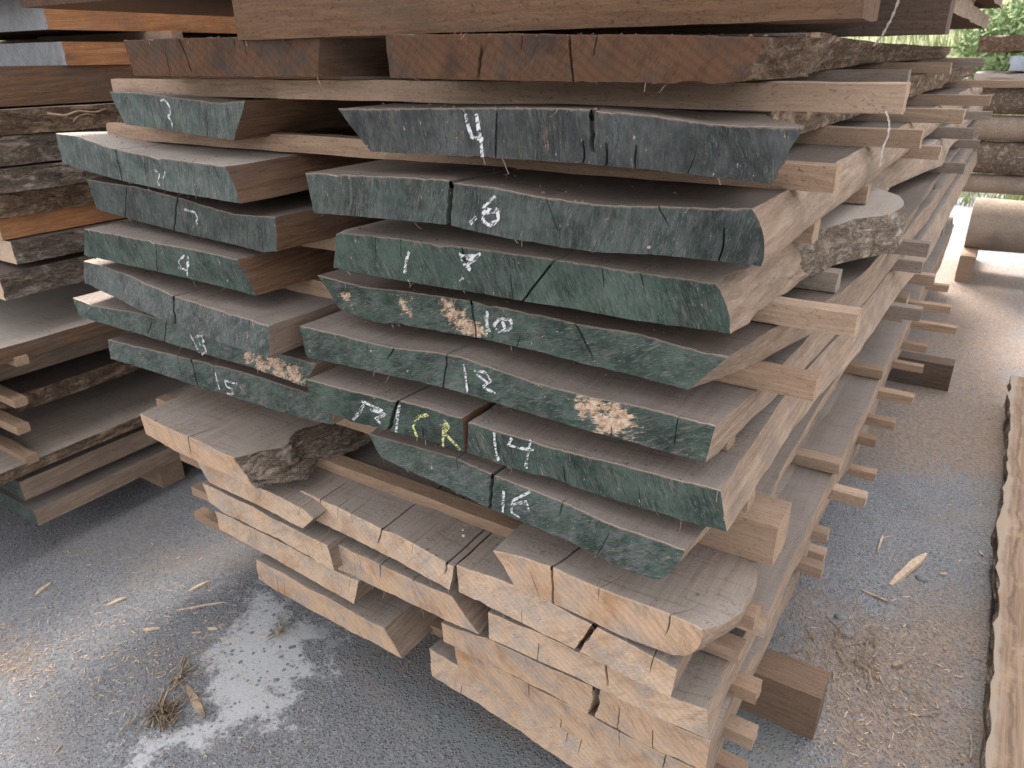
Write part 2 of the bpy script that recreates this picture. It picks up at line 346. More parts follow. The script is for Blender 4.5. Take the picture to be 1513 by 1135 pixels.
def slab(z0, top, bot, label, front, topm, side_l='side', side_r='side', th=0.066, plane=None, kmax=0.12,
         cracks=(), chalk=(), flakes=(), xr=None, xl=None, rough_l=0.003, rough_r=0.003, wav_l=0.012, wav_r=0.012,
         yend=None, group=None, seed=0, name='wood_plank', ncol=None, topbark=None, rel=0.0025, rows=9, lift=0.0, rpatch=None, rc=0.0):
    """end face traced in the photo, lying on a layer whose underside is z0; the slab runs back along +Y"""
    rs = random.Random(seed*77+int(z0*1000))
    if plane is None:
        a, b = onz(*bot[0], z0), onz(*bot[-1], z0)
        k = max(-kmax, min(kmax, (b[1]-a[1])/(b[0]-a[0]))); ym = 0.5*(a[1]+b[1]); xm = 0.5*(a[0]+b[0]); y0 = ym-k*xm
    else: y0, k = plane
    T = [ony(*p, y0, k) for p in top]; B = [ony(*p, y0, k) for p in bot]
    T = np.array([(p[0], p[2]) for p in T]); B = np.array([(p[0], p[2]) for p in B])
    width = max(T[-1][0], B[-1][0])-min(T[0][0], B[0][0])
    n = ncol or max(24, int(width/0.011))
    us = list(np.linspace(0, 1, n+1))
    cr = []
    used = []
    for c in cracks: used.append(((c[0]-top[0][0])/(top[-1][0]-top[0][0])))
    hair = []
    for _ in range(rs.randint(2, 5)):
        u = rs.uniform(.05, .95)
        if all(abs(u-q) > .045 for q in used):
            used.append(u); px = top[0][0]+u*(top[-1][0]-top[0][0]); up = rs.random() < .6; ln_ = rs.uniform(.3, .8)
            pxb = bot[0][0]+u*(bot[-1][0]-bot[0][0])+rs.uniform(-6, 6)
            hair.append((px, pxb, rs.uniform(.0010, .0024), rs.uniform(.004, .010), rs.uniform(.01, .10) if up else .002, -.1 if up else 1-ln_, ln_ if up else 1.1))
    for c in list(cracks)+hair:
        pyt = np.interp(c[0], [p[0] for p in top], [p[1] for p in top]); ut = (ony(c[0], pyt, y0, k)[0]-T[0][0])/(T[-1][0]-T[0][0])
        pyb = np.interp(c[1], [p[0] for p in bot], [p[1] for p in bot]); ub = (ony(c[1], pyb, y0, k)[0]-B[0][0])/(B[-1][0]-B[0][0])
        d = dict(ut=ut, ub=ub, w=.62*c[2]/width, depth=c[3], length=c[4], v0=c[5] if len(c) > 5 else -.1, v1=c[6] if len(c) > 6 else 1.1)
        cr.append(d)
        us = [u for u in us if abs(u-ut) > d['w']*1.3]
        us += [ut-d['w']*1.1, ut-d['w']*.55, ut, ut+d['w']*.55, ut+d['w']*1.1]
    us = np.array(sorted(u for u in us if 0 <= u <= 1)); us[0] = 0; us[-1] = 1
    nc = len(us)
    def uwarp(u, v):
        for d in cr:
            jag = 0.35*d['w']*nz(v*5+seed, d['ut']*9)*3
            u = u + ((d['ub']-d['ut'])*v + jag)*np.exp(-((u-d['ut'])/0.07)**2)
        return np.clip(u, 0, 1)
    def crack_f(j, v):
        f = 0.0; dd = None
        for d in cr:
            du = abs(us[j]-d['ut'])/d['w']
            if du < 0.8 and d['v0'] <= v <= d['v1']:
                e = 1.0 if du < .1 else .75
                lo = 1 if d['v0'] < 0 else min(1, (v-d['v0'])/.2); hi = 1 if d['v1'] > 1 else min(1, (d['v1']-v)/.2)
                f = max(f, e*lo*hi); dd = d
        return f, dd
    ye = yend or (YEND+rs.uniform(-.12, .12))
    sects = [s for s in SECT if s < ye-y0-0.2]+[None]
    xmid = 0.5*(T[0][0]+T[-1][0])
    ends_l = [rs.uniform(-.03, .03) for _ in range(2)]
    verts = []; faces = []; midx = []; flake = []; edge = []
    zt_flat = z0+th+lift
    def edge_dx(side, s, v):
        prof = xr if side > 0 else xl
        d = 0.0
        if prof is not None:
            ys = [p[0] for p in prof]
            d += (1-v)*np.interp(s, ys, [p[1] for p in prof]) + v*np.interp(s, ys, [p[2] if len(p) > 2 else p[1] for p in prof])
        w = wav_r if side > 0 else wav_l; r = rough_r if side > 0 else rough_l
        fade = min(1.0, s/0.15)
        d += fade*w*(nz(s*2.3+seed*3.1, side*4.0, z0*7)*1.6 + 0.6*nz(s*6.1, side*9.0+seed, v*.8))
        d += r*(nz(s*14, v*4+seed, side*3.0)+0.6*nz(s*37, v*9+seed, side*5.0))*(0.3+0.7*min(1, s/.02))
        return d
    rings = []
    for s in sects:
        last = s is None
        ss = (ye-y0) if last else s
        bl = min(1.0, ss/0.35); bl = bl*bl*(3-2*bl)
        rows_t, rows_b = [], []
        dlt, dlb, drt, drb = edge_dx(-1, ss, 0), edge_dx(-1, ss, 1), edge_dx(1, ss, 0), edge_dx(1, ss, 1)
        pt = interp_poly(T, us)
        ub = np.array([uwarp(u, 1.0) for u in us]); pb = interp_poly(B, ub)
        ring = []
        pts_t = []
        for j in range(nc):
            x = pt[j][0] + dlt*(1-us[j]) + drt*us[j]; z = pt[j][1]*(1-bl)+zt_flat*bl
            z += 0.0015*nz(x*9, ss*5+seed, 1.0)
            if ss < .015: z += 0.0014*nz(x*75, seed, 2.0)+.0008*nz(x*210, seed, 5.0)-.012*max(0, nz(x*22, seed*1.3, 7.0)-.38)*(1-ss/.02)
            f, d = crack_f(j, 0.0)
            if f > 0 and ss < d['length']: z -= f*min(.05, d['depth'])*(1-ss/d['length'])
            pts_t.append((x, y0+k*x*(1-bl if ss > .6 else 1)+ss if not last else ye, z))
        pts_b = []
        for j in range(nc):
            x = pb[j][0] + dlb*(1-ub[j]) + drb*ub[j]; z = pb[j][1]*(1-bl)+z0*bl
            if ss < .015: z += .0012*nz(x*80, seed, 9.0)+.012*max(0, nz(x*19, seed*2.3, 3.0)-.4)
            pts_b.append((x, y0+k*x*(1-bl if ss > .6 else 1)+ss if not last else ye, z))
        sideR, sideL = [], []
        for i in range(1, rows):
            v = i/rows
            for side, lst, a, b, e in ((1, sideR, pts_t[-1], pts_b[-1], edge_dx(1, ss, v)-((1-v)*drt+v*drb)), (-1, sideL, pts_t[0], pts_b[0], edge_dx(-1, ss, v)-((1-v)*dlt+v*dlb))):
                lst.append((a[0]*(1-v)+b[0]*v+e+(rc*4*v*(1-v) if side > 0 else 0), a[1]*(1-v)+b[1]*v, a[2]*(1-v)+b[2]*v))
        ring = pts_t+sideR+pts_b[::-1]+sideL[::-1]
        rings.append(ring)
    def ysurf(x, z): return rel*(1.4*nz(x*11+seed, z*16, z0)+0.8*nz(x*31, z*37+seed, 3.0))
    nr = len(rings[0])
    for si, ring in enumerate(rings):
        for p in ring:
            y = p[1]+ysurf(p[0], p[2])*max(0, 1-(sects[si] if sects[si] is not None else 9)/.03)
            verts.append((p[0], y, p[2])); flake.append(0.0); edge.append(0.0)
    def rid(si, i): return si*nr+(i % nr)
    ntop, nR = nc, rows-1
    for si in range(len(rings)-1):
        for i in range(nr):
            faces.append((rid(si, i), rid(si, i+1), rid(si+1, i+1), rid(si+1, i)))
            if i < nc-1: m = 1
            elif i < nc+nR: m = 6 if rpatch and rpatch[0] <= (sects[si] or 0) < rpatch[1] else 3
            elif i < 2*nc+nR-1: m = 4
            else: m = 2
            midx.append(m)
    # front cap
    grid = {}
    for j in range(nc):
        grid[(j, 0)] = rid(0, j); grid[(j, rows)] = rid(0, 2*nc+nR-1-j)
    for i in range(1, rows):
        grid[(nc-1, i)] = rid(0, nc-1+i); grid[(0, i)] = rid(0, nr-i)
    fpts = [(*ony(*fp[:2], y0, k)[[0, 2]], fp[2]) for fp in flakes]
    for i in range(1, rows):
        v = i/rows
        for j in range(1, nc-1):
            u = uwarp(us[j], v)
            a = interp_poly(T, uwarp(us[j], 0.0) if False else us[j]*(1-0)+0); a = interp_poly(T, np.array(u if v > 0 else us[j])); b = interp_poly(B, np.array(u))
            x = a[0]*(1-v)+b[0]*v+rc*4*v*(1-v)*float(u)**6; z = a[1]*(1-v)+b[1]*v
            f, d = crack_f(j, v)
            y = y0+k*x+ysurf(x, z) + (f*d['depth'] if f > 0 else 0)
            grid[(j, i)] = len(verts); verts.append((x, y, z)); flake.append(0.0); edge.append(0.0)
    for j in range(nc):
        for v, i in ((0.0, 0), (1.0, rows)):
            f, d = crack_f(j, v)
            if f > 0:
                q = grid[(j, i)]; p = verts[q]; verts[q] = (p[0], p[1]+f*d['depth']*.7, p[2])
    for (j, i), q in grid.items():
        p = verts[q]
        for fx, fz, r in fpts:
            dd = math.hypot(p[0]-fx, p[2]-fz)/r
            if dd < 1.6: flake[q] = max(flake[q], 1-dd/1.6)
    for j in range(nc):
        edge[rid(0, j)] = 1.0; edge[rid(0, 2*nc+nR-1-j)] = 0.6
    for i in range(rows):
        for j in range(nc-1):
            faces.append((grid[(j, i)], grid[(j, i+1)], grid[(j+1, i+1)], grid[(j+1, i)])); midx.append(0)
    faces.append(tuple(rid(len(rings)-1, i) for i in range(nr))); midx.append(5)
    org = (0.5*(B[0][0]+B[-1][0]), y0+k*0.5*(B[0][0]+B[-1][0]), z0)
    g = lambda q: M[q] if isinstance(q, str) else q
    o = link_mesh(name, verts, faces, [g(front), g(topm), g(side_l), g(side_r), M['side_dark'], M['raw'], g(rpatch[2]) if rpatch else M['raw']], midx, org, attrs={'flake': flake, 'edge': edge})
    tag(o, label, 'plank', group)
    for st in chalk:
        cm, w, lines = st
        for ln in lines:
            cv, cf = [], []
            P = np.array([ony(*p, y0, k)[[0, 2]] for p in ln]); L = np.linalg.norm(np.diff(P, axis=0), axis=1).sum()
            q = interp_poly(P, np.linspace(0, 1, max(4, int(L/.004))))
            base = len(cv)
            for i in range(len(q)):
                t = q[min(i+1, len(q)-1)]-q[max(i-1, 0)]; t = t/(np.linalg.norm(t)+1e-9); nn = np.array([-t[1], t[0]])
                ww = w*(.8+0.5*nz(i*.35, seed, L*9))
                for sg in (-1, 1):
                    c = q[i]+nn*sg*ww/2
                    cv.append((c[0], y0+k*c[0]+ysurf(c[0], c[1])-0.0016, c[1]))
                if i: cf.append((base+2*i-2, base+2*i-1, base+2*i+1, base+2*i))
            link_mesh('chalk_stroke', cv, cf, M[cm], None, org, o)
    qv, qf = [], []
    for _ in range(70):
        u = rs.random(); ss = .003+rs.random()**1.5*.3; bl = min(1.0, ss/0.35); bl = bl*bl*(3-2*bl); e = interp_poly(T, np.array(u)); r = rs.uniform(.0008, .0022)+.0025*rs.random()**6
        x = e[0]+edge_dx(-1, ss, 0)*(1-u)+edge_dx(1, ss, 0)*u; z = e[1]*(1-bl)+zt_flat*bl+.0005; b = len(qv); y = y0+k*x+ss
        for (ax, ay, az) in ((1, 0, 0), (-.5, .8, 0), (-.5, -.9, 0), (.1, .1, 1)): qv.append((x+ax*r*rs.uniform(.6, 1.5), y+ay*r*rs.uniform(.6, 1.8), z+az*r*.8))
        qf += [(b, b+1, b+3), (b+1, b+2, b+3), (b+2, b, b+3), (b, b+2, b+1)]
    tag(link_mesh('crumbs', qv, qf, M['crumb'], None, org, o), kind='stuff')
    hv, hf = [], []
    for _ in range(rs.randint(7, 14)):
        u = rs.random(); e = interp_poly(B, np.array(u)) if rs.random() < .6 else interp_poly(T, np.array(u))
        strand(hv, hf, (e[0], y0+k*e[0]-.001, e[1]), (rs.uniform(-.010, .010), rs.uniform(-.008, .003), rs.uniform(-.013, .003)), rs.uniform(.00025, .0005), rs, 4)
    tag(link_mesh('loose_fibres', hv, hf, M['fibre'], None, org, o), kind='stuff')
    return o, y0, k

def box_verts(x0, x1, y0, y1, z0, z1): return [(x, y, z) for z in (z0, z1) for y in (y0, y1) for x in (x0, x1)]

def stick(x0, x1, y0, y1, z0, z1, label, cat='stick', group='spacer sticks between slab layers', mat='stick', name='spacer_stick', seed=0, axis='x', skew=0.0, jag=0.0025):
    """rough sawn bar with uneven faces; axis is its length"""
    L = (x1-x0) if axis == 'x' else (y1-y0)
    n = max(4, min(90, int(L/0.03)))
    verts, faces = [], []
    prof = []
    q = 3
    for a in range(q): prof.append((a/q, 0))
    for a in range(q): prof.append((1, a/q))
    for a in range(q): prof.append((1-a/q, 1))
    for a in range(q): prof.append((0, 1-a/q))
    m = len(prof)
    for i in range(n+1):
        t = i/n
        for (u, v) in prof:
            corner = (u in (0, 1)) and (v in (0, 1))
            e = 0.004 if corner else 0.0
            uu = u+(0.5-u)*e*8; vv = v+(0.5-v)*e*8
            if axis == 'x':
                x = x0+L*t+jag*1.2*nz(u*5+seed, v*5, t*3) if i in (0, n) else x0+L*t
                y = y0+(y1-y0)*uu+skew*t; z = z0+(z1-z0)*vv
            else:
                y = y0+L*t+jag*1.2*nz(u*5+seed, v*5, t*3) if i in (0, n) else y0+L*t
                x = x0+(x1-x0)*uu+skew*t; z = z0+(z1-z0)*vv
            s = seed*1.7
            y += (jag*nz(x*8+s, v*6, z*20) if axis == 'x' else 0); x += (jag*nz(y*8+s, v*6, z*20) if axis != 'x' else 0)
            z += jag*0.7*nz(x*9+s, y*9, u*5)+.25*jag*nz(x*60+s, y*60, u*5)
            y += .25*jag*nz(x*70+s, u*7, v*7) if axis == 'x' else 0
            verts.append((x, y, z))
    for i in range(n):
        for a in range(m):
            b = (a+1) % m
            f = (i*m+a, i*m+b, (i+1)*m+b, (i+1)*m+a)
            faces.append(f if axis != 'x' else f)
    # caps: fan
    for i, rev in ((0, True), (n, False)):
        c = tuple(np.mean([verts[i*m+a] for a in range(m)], axis=0)); ci = len(verts); verts.append(c)
        for a in range(m):
            b = (a+1) % m
            faces.append((i*m+b, i*m+a, ci) if rev else (i*m+a, i*m+b, ci))
    if axis != 'x': pass
    me_org = (0.5*(x0+x1), 0.5*(y0+y1), z0)
    o = link_mesh(name, verts, faces, M[mat], None, me_org)
    # consistent normals
    import bmesh
    bm = bmesh.new(); bm.from_mesh(o.data); bmesh.ops.recalc_face_normals(bm, faces=bm.faces); bm.to_mesh(o.data); bm.free()
    o.data.set_sharp_from_angle(angle=math.radians(40))
    return tag(o, label, cat, group)

# ------------------------------------------------------------------ ground
def pt_in(poly, x, y):
    c = np.zeros(x.shape, bool); n = len(poly)
    for i in range(n):
        x1, y1 = poly[i]; x2, y2 = poly[(i+1) % n]
        cond = ((y1 > y) != (y2 > y)) & (x < (x2-x1)*(y-y1)/(y2-y1+1e-12)+x1); c ^= cond
    return c
def sdf(poly, x, y):
    d = np.full(x.shape, 1e9); n = len(poly)
    for i in range(n):
        a = np.array(poly[i]); b = np.array(poly[(i+1) % n]); ab = b-a; L2 = ab@ab+1e-12
        t = np.clip(((x-a[0])*ab[0]+(y-a[1])*ab[1])/L2, 0, 1)
        d = np.minimum(d, np.hypot(x-a[0]-t*ab[0], y-a[1]-t*ab[1]))
    return np.where(pt_in(poly, x, y), d, -d)
def pxpoly(P): return [tuple(onz(px, py, 0)[:2]) for px, py in P]
conc = [pxpoly([(378, 862), (358, 898), (332, 925), (309, 944), (302, 967), (285, 985), (296, 1014), (302, 1052), (261, 1075), (186, 1099), (160, 1160), (230, 1150), (245, 1118), (309, 1098), (361, 1089), (436, 1073), (430, 1030), (481, 1003), (470, 960), (515, 940), (447, 912), (409, 880)]),
        pxpoly([(1160, 915), (1185, 955), (1172, 1000), (1180, 1090), (1170, 1160), (1000, 1190), (1000, 1060)]),
        pxpoly([(380, 870), (640, 1010), (840, 1150), (700, 1150), (560, 1020)])]
dustp = [pxpoly([(1175, 890), (1290, 900), (1430, 900), (1440, 1160), (1190, 1200), (1215, 1060), (1180, 960)]),
         pxpoly([(1290, 560), (1330, 480), (1513, 420), (1513, 660), (1470, 720), (1400, 690), (1270, 700)]),
         pxpoly([(1330, 440), (1390, 380), (1513, 400), (1513, 470), (1420, 500)]),
         pxpoly([(-30, 975), (15, 972), (15, 985), (-30, 990)])]
gx = np.concatenate([-np.geomspace(60, 3.3, 26), np.arange(-3.2, 0.75, 0.018), np.geomspace(0.8, 60, 30)])
gy = np.concatenate([-np.geomspace(40, 0.3, 18), np.arange(0.0, 0.25, 0.1), np.arange(0.3, 3.2, 0.018), np.arange(3.25, 8, 0.06), np.geomspace(8.1, 90, 30)])
XX, YY = np.meshgrid(gx, gy)
am = np.full(XX.shape, -1.0)
for p in conc[:1]: am = np.maximum(am, sdf(p, XX, YY))
am2 = np.full(XX.shape, -1.0)
am2 = np.maximum(am2, sdf(conc[1], XX, YY)); am2 = np.maximum(am2, sdf(conc[2], XX, YY)-.02)
ad = np.full(XX.shape, -1.0)
for p in dustp: ad = np.maximum(ad, sdf(p, XX, YY))
zz = np.array([[0.006*nz(x*1.3, y*1.3)+0.003*nz(x*7, y*7, 2) if abs(x) < 5 and -1 < y < 9 else 0 for x in gx] for y in gy])
ny_, nx_ = XX.shape
gv = np.stack([XX, YY, zz], -1).reshape(-1, 3)
gf = [(r*nx_+c, r*nx_+c+1, (r+1)*nx_+c+1, (r+1)*nx_+c) for r in range(ny_-1) for c in range(nx_-1)]
def mat_ground():
    s = NT('asphalt'); v = s.coords(False)
    st = s.voro(v, 120, 'F1', 'Distance'); stc = s.voro(v, 120, 'F1', 'Color')
    sep = s.N('ShaderNodeSeparateColor'); s.put(sep.inputs[0], stc)
    base = s.mix(s.noise(v, 3.0, 5, 0.6), (0.122, 0.124, 0.133), (0.20, 0.20, 0.206))
    stone = s.mix(sep.outputs[0], (0.10, 0.108, 0.125), (0.28, 0.283, 0.295))
    m = s.math('MULTIPLY', s.ramp(st, 0.42, 0.18), s.ramp(sep.outputs[1], 0.25, 0.5))
    c = s.mix(m, base, stone)
    st2 = s.voro(s.map(v, loc=(3, 1, 0)), 260, 'F1', 'Color'); sep2 = s.N('ShaderNodeSeparateColor'); s.put(sep2.inputs[0], st2)
    c = s.mix(s.ramp(sep2.outputs[0], 0.55, 1.0, 0, 0.45), c, (0.32, 0.31, 0.31))
    c = s.mix(s.ramp(sep2.outputs[1], 0.7, 1.0, 0, 0.7), c, (0.045, 0.045, 0.05))
    bigs = s.voro(s.map(v, loc=(9, 4, 0)), 42, 'F1', 'Distance'); bigc = s.voro(s.map(v, loc=(9, 4, 0)), 42, 'F1', 'Color'); sep3 = s.N('ShaderNodeSeparateColor'); s.put(sep3.inputs[0], bigc)
    c = s.mix(s.math('MULTIPLY', s.ramp(bigs, 0.36, 0.26), s.ramp(sep3.outputs[1], 0.62, 0.75, 0, .8)), c, s.mix(sep3.outputs[0], (0.10, 0.105, 0.12), (0.24, 0.24, 0.24)))
    tan = s.ramp(s.noise(s.map(v, loc=(1, 8, 0)), 1.7, 6, 0.65), 0.46, 0.68, 0, 0.5)
    c = s.mix(tan, c, (0.20, 0.165, 0.14))
    nn = s.noise(v, 14, 6, 0.7); nf = s.noise(v, 75, 4, 0.65)
    cm = s.math('ADD', s.math('MULTIPLY', s.attr('conc'), 9.0), s.math('ADD', s.math('MULTIPLY', s.math('SUBTRACT', nn, 0.53), 4.2), s.math('MULTIPLY', s.math('SUBTRACT', nf, 0.55), 1.6)))
    cmask = s.ramp(cm, -0.35, 0.45, 0, .92)
    cc = s.mix(s.noise(v, 20, 5, 0.7), (0.34, 0.338, 0.342), (0.46, 0.458, 0.46))
    cc = s.mix(s.ramp(s.noise(v, 140, 3, 0.7), 0.56, 0.68, 0, 0.8), cc, (0.15, 0.15, 0.155))
    c = s.mix(cmask, c, cc)
    cm2 = s.ramp(s.math('ADD', s.math('MULTIPLY', s.attr('slabc'), 10.0), s.math('MULTIPLY', s.math('SUBTRACT', nn, 0.5), 1.2)), -0.1, 0.3)
    c2 = s.mix(s.noise(v, 60, 5, 0.7), (0.12, 0.135, 0.14), (0.20, 0.205, 0.205))
    c = s.mix(s.math('MULTIPLY', cm2, 0.85), c, c2)
    dn = s.noise(s.map(v, loc=(5, 5, 0)), 26, 6, 0.75)
    dm = s.ramp(s.math('ADD', s.math('MULTIPLY', s.attr('dust'), 4.0), s.math('ADD', s.math('MULTIPLY', s.math('SUBTRACT', dn, 0.5), 3.0), s.math('MULTIPLY', s.math('SUBTRACT', s.noise(v, 4, 5, .6), .5), 3.0))), -0.8, 0.6, 0, 0.9)
    dm = s.math('MULTIPLY', dm, s.ramp(s.noise(s.map(v, loc=(2, 9, 0)), 90, 5, .75), 0.38, .58, .3, 1.0))
    fib = s.noise(s.map(v, (1, 0.3, 1), (0, 0, 0.7)), 150, 4, 0.7)
    dc = s.mix(s.ramp(fib, .3, .7), (0.12, 0.078, 0.055), (0.31, 0.225, 0.165))
    c = s.mix(dm, c, dc)
    hgt = s.math('MULTIPLY', s.ramp(st, 0.5, 0.1), s.math('SUBTRACT', 1.0, cmask))
    n = s.bump(hgt, 0.8, 0.004); n = s.bump(nf, 0.5, 0.003, n); n = s.bump(s.noise(v, 400, 3, 0.7), 0.4, 0.001, n)
    return s.done(c, n, 0.9)
M['ground'] = mat_ground()
g = link_mesh('ground', gv, gf, M['ground'], None, (0, 0, 0), attrs={'conc': np.clip(am, -1, 1).ravel(), 'slabc': np.clip(am2, -1, 1).ravel(), 'dust': np.clip(ad, -1, 1).ravel()})
tag(g, kind='structure')
GZ = lambda x, y: 0.006*nz(x*1.3, y*1.3)+0.003*nz(x*7, y*7, 2)

# ------------------------------------------------------------------ main stack: slabs
P = {'F': .14, 'E': .238, 'D': .336, 'C': .434, 'B': .532, 'A': .63, '16': .785, '14': .89, '12': .994, '10': 1.099, '8': 1.203, '6': 1.308, '4': 1.412, 'T': 1.517}
G_R, G_L, G_B = 'green ended slabs in the right column', 'green ended slabs in the left column', 'raw ended slabs of the lower bundle'
Zc = lambda L, ox, oy, sc: [(ox+sc*a, oy+sc*b) for a, b in L]
z2 = lambda L: Zc(L, 440, 0, .3437)
z5 = lambda L: Zc(L, 420, 370, .3437)

slab(P['16'], [(544, 641), (670, 676), (729, 702), (839, 746), (900, 773), (937, 786), (1012, 813)], [(563, 676), (640, 710), (723, 750), (839, 800), (900, 831), (963, 856), (974, 857)],
     'green ended slab chalked sixteen, lowest of the green right column', 'g5', 'top_clean', seed=1, group=G_R, kmax=.12, rc=.006,
     cracks=[(729, 724, .006, .06, .5)], chalk=[('chalk', .006, [[(745, 725), (744, 756)], [(784, 726), (757, 740), (757, 756), (768, 764)], [(757, 746), (778, 740), (782, 756)]])])
slab(P['14'], [(691.5, 624), (812, 662), (940, 693), (1000, 710), (1064, 726)], [(690, 669), (746, 688), (850, 720), (940, 748), (1074, 787)],
     'dark green ended slab chalked fourteen, right of the split', 'g2', 'top_clean', 'side', 'side', seed=2, group=G_R,
     chalk=[('chalk', .0065, [z5([(905, 780), (912, 860), (925, 905)]), z5([(980, 805), (965, 835), (1010, 850), (1075, 855)]), z5([(1060, 815), (1048, 880), (1040, 935)])])], wav_r=.003,
     xr=[(0, 0, 0), (.39, -.006, .0), (.61, .0, .01), (.91, .02, .035), (1.41, .03, .045), (1.98, .06, .075), (3.5, .07, .07)])
slab(P['14'], [(453, 561), (500, 573), (578, 593), (592, 593), (640, 606), (678, 617), (683, 618)], [(459.5, 600), (520, 623), (612, 645), (685, 667)],
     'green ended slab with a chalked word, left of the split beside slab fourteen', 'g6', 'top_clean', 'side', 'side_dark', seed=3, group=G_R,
     cracks=[(588, 574, .007, .05, .35)], chalk=[('chalk', .007, [z5([(350, 645), (330, 690), (300, 728)]), z5([(335, 648), (430, 688), (372, 684), (440, 702), (395, 722), (420, 745)]), z5([(497, 660), (490, 720), (485, 780)])]),
     ('chalk_y', .007, [z5([(620, 705), (578, 715), (555, 755), (572, 800)]), z5([(692, 725), (688, 790), (684, 845)]), z5([(692, 725), (712, 755), (690, 782)]), z5([(690, 778), (720, 810), (760, 855)])])])
slab(P['12'], [(442, 482), (500, 495), (578, 514), (640, 521), (678, 528), (720, 541), (791, 566), (870, 587), (940, 600), (985, 611), (1057, 630)], [(454, 528), (550, 549), (657, 573), (760, 604), (863, 635), (940, 655), (1000, 673), (1042, 684)],
     'green ended slab chalked twelve with a flaked tan patch at right', 'g1', 'top_clean', seed=4, group=G_R, wav_r=.004,
     xr=[(0, 0, 0), (.14, .012, .012), (.31, .025, .03), (.65, .035, .05), (1.16, .055, .07), (2, .075, .085), (4, .08, .09)],
     cracks=[(582, 560, .003, .02, .4, .0, .4), (660, 656, .003, .02, .1)], flakes=[(875, 600, .03), (905, 612, .03), (925, 628, .025), (895, 625, .03), (860, 605, .015)],
     chalk=[('chalk', .006, [[(686, 538), (689, 560), (691.5, 581)], [(702, 547), (719, 549), (726, 562.5), (714, 571), (733, 581)], [(706, 552), (722, 566)]])])
slab(P['10'], [(470, 407), (505, 417), (540, 425), (600, 431), (695, 444), (770, 460), (850, 478), (940, 494), (1000, 511), (1076, 527)], [(502, 456), (557, 476.5), (620, 484), (705, 499), (800, 521), (860, 537), (940, 556), (1017, 576.5)],
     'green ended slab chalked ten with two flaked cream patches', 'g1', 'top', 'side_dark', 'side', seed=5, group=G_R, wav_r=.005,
     xr=[(0, 0, 0), (.15, .02, .05), (.4, .075, .11), (.8, .09, .13), (1.5, .085, .12), (2.5, .08, .11)],
     cracks=[(697, 708, .004, .03, .15), (850, 880, .003, .02, .2, .0, .8)], flakes=[(596, 448, .018), (603, 458, .012), (665, 458, .022), (680, 470, .022), (688, 480, .02), (705, 488, .018), (512, 440, .015)],
     chalk=[('chalk', .007, [[(722, 459), (719, 497)], [(718, 466), (724, 490)], [(740, 470), (731, 480), (738, 490), (757, 484), (757, 472), (740, 470)], [(744, 474), (748, 486)]])])
XR8 = [(0, 0, 0), (.16, .012, .008), (.32, .03, .021), (.45, .05, .044), (.54, .085, .09), (.61, .125, .125), (.72, .137, .115), (.82, .122, .1), (.95, .045, .04), (1.1, -.01, 0), (1.5, 0, .02), (1.95, .07, .08), (2.6, .06, .06)]
slab(P['8'], [(497, 343), (584, 352), (640, 360), (700, 367), (808, 381.5), (900, 396), (960, 405), (1057, 419)], [(492, 396), (560, 409), (633, 421.5), (757, 442), (860, 459), (940, 473), (1020, 485), (1079, 494)],
     'green ended slab chalked eight whose right edge swells into a branch stub', 'g2', 'top_pale', 'side_dark', 'side', seed=6, group=G_R,
     cracks=[(820, 768, .004, .025, .3), (683, 690, .003, .02, .2, 0, .4)], xr=XR8, wav_r=.004, rough_r=.012, rpatch=(.3, .88, 'bark_pale'), rc=.007,
     chalk=[('chalk', .007, [[(679, 375), (695, 384), (712, 373), (691, 391), (695, 401), (686, 391), (681, 377)], [(684, 378), (704, 378)], [(679, 416), (684, 410)], [(605, 372), (599, 391), (598, 404)]])])
slab(P['6'], [(450, 256), (560, 261), (656.5, 265), (670, 270), (732, 278), (790, 290), (846, 299), (900, 304), (960, 305), (1040, 308), (1110, 309)], [(464, 314.5), (560, 323), (660, 332), (742, 350.5), (810, 363), (880, 373), (960, 376), (1091, 389), (1146, 396.5)],
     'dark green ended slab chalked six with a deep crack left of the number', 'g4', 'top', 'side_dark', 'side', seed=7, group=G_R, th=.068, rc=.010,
     cracks=[(667, 661, .007, .05, .5), (1063, 1062, .002, .015, .05, .35, 1.1)],
     chalk=[('chalk', .0075, [[(732, 290), (715, 306), (715, 326.5), (725, 333), (737, 325), (735.5, 309), (718, 314.5)], [(720, 310), (733, 313)], [(696, 330), (705, 320)]])], wav_r=.004)
slab(P['4'], [(499, 160), (543, 161.5), (640, 160), (729, 160), (810, 160), (880, 163), (960, 170), (1051, 184.6), (1120, 187), (1187, 189)], [(547, 224), (600, 227), (708, 232), (790, 237), (863, 242), (960, 251), (1060, 263), (1139, 272)],
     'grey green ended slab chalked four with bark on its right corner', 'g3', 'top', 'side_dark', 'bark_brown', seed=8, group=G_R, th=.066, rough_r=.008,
     xr=[(0, 0, 0), (.03, -.012, -.004), (.07, -.045, -.02), (.14, -.08, -.05), (.25, -.11, -.08), (.5, -.14, -.11), (1.2, -.12, -.1), (4, -.1, -.08)],
     cracks=[(876, 874, .006, .035, .03, -.1, .75), (862, 866, .003, .02, .02, .6, 1.1), (899, 901, .003, .02, .02, .6, 1.1), (943, 938, .003, .02, .02, .6, 1.1), (735, 733, .003, .012, .02)],
     chalk=[('chalk', .007, [[(689, 168), (693, 186), (698, 203), (715, 206)], [(705, 168), (708, 192), (711.5, 210), (714, 232)]])])
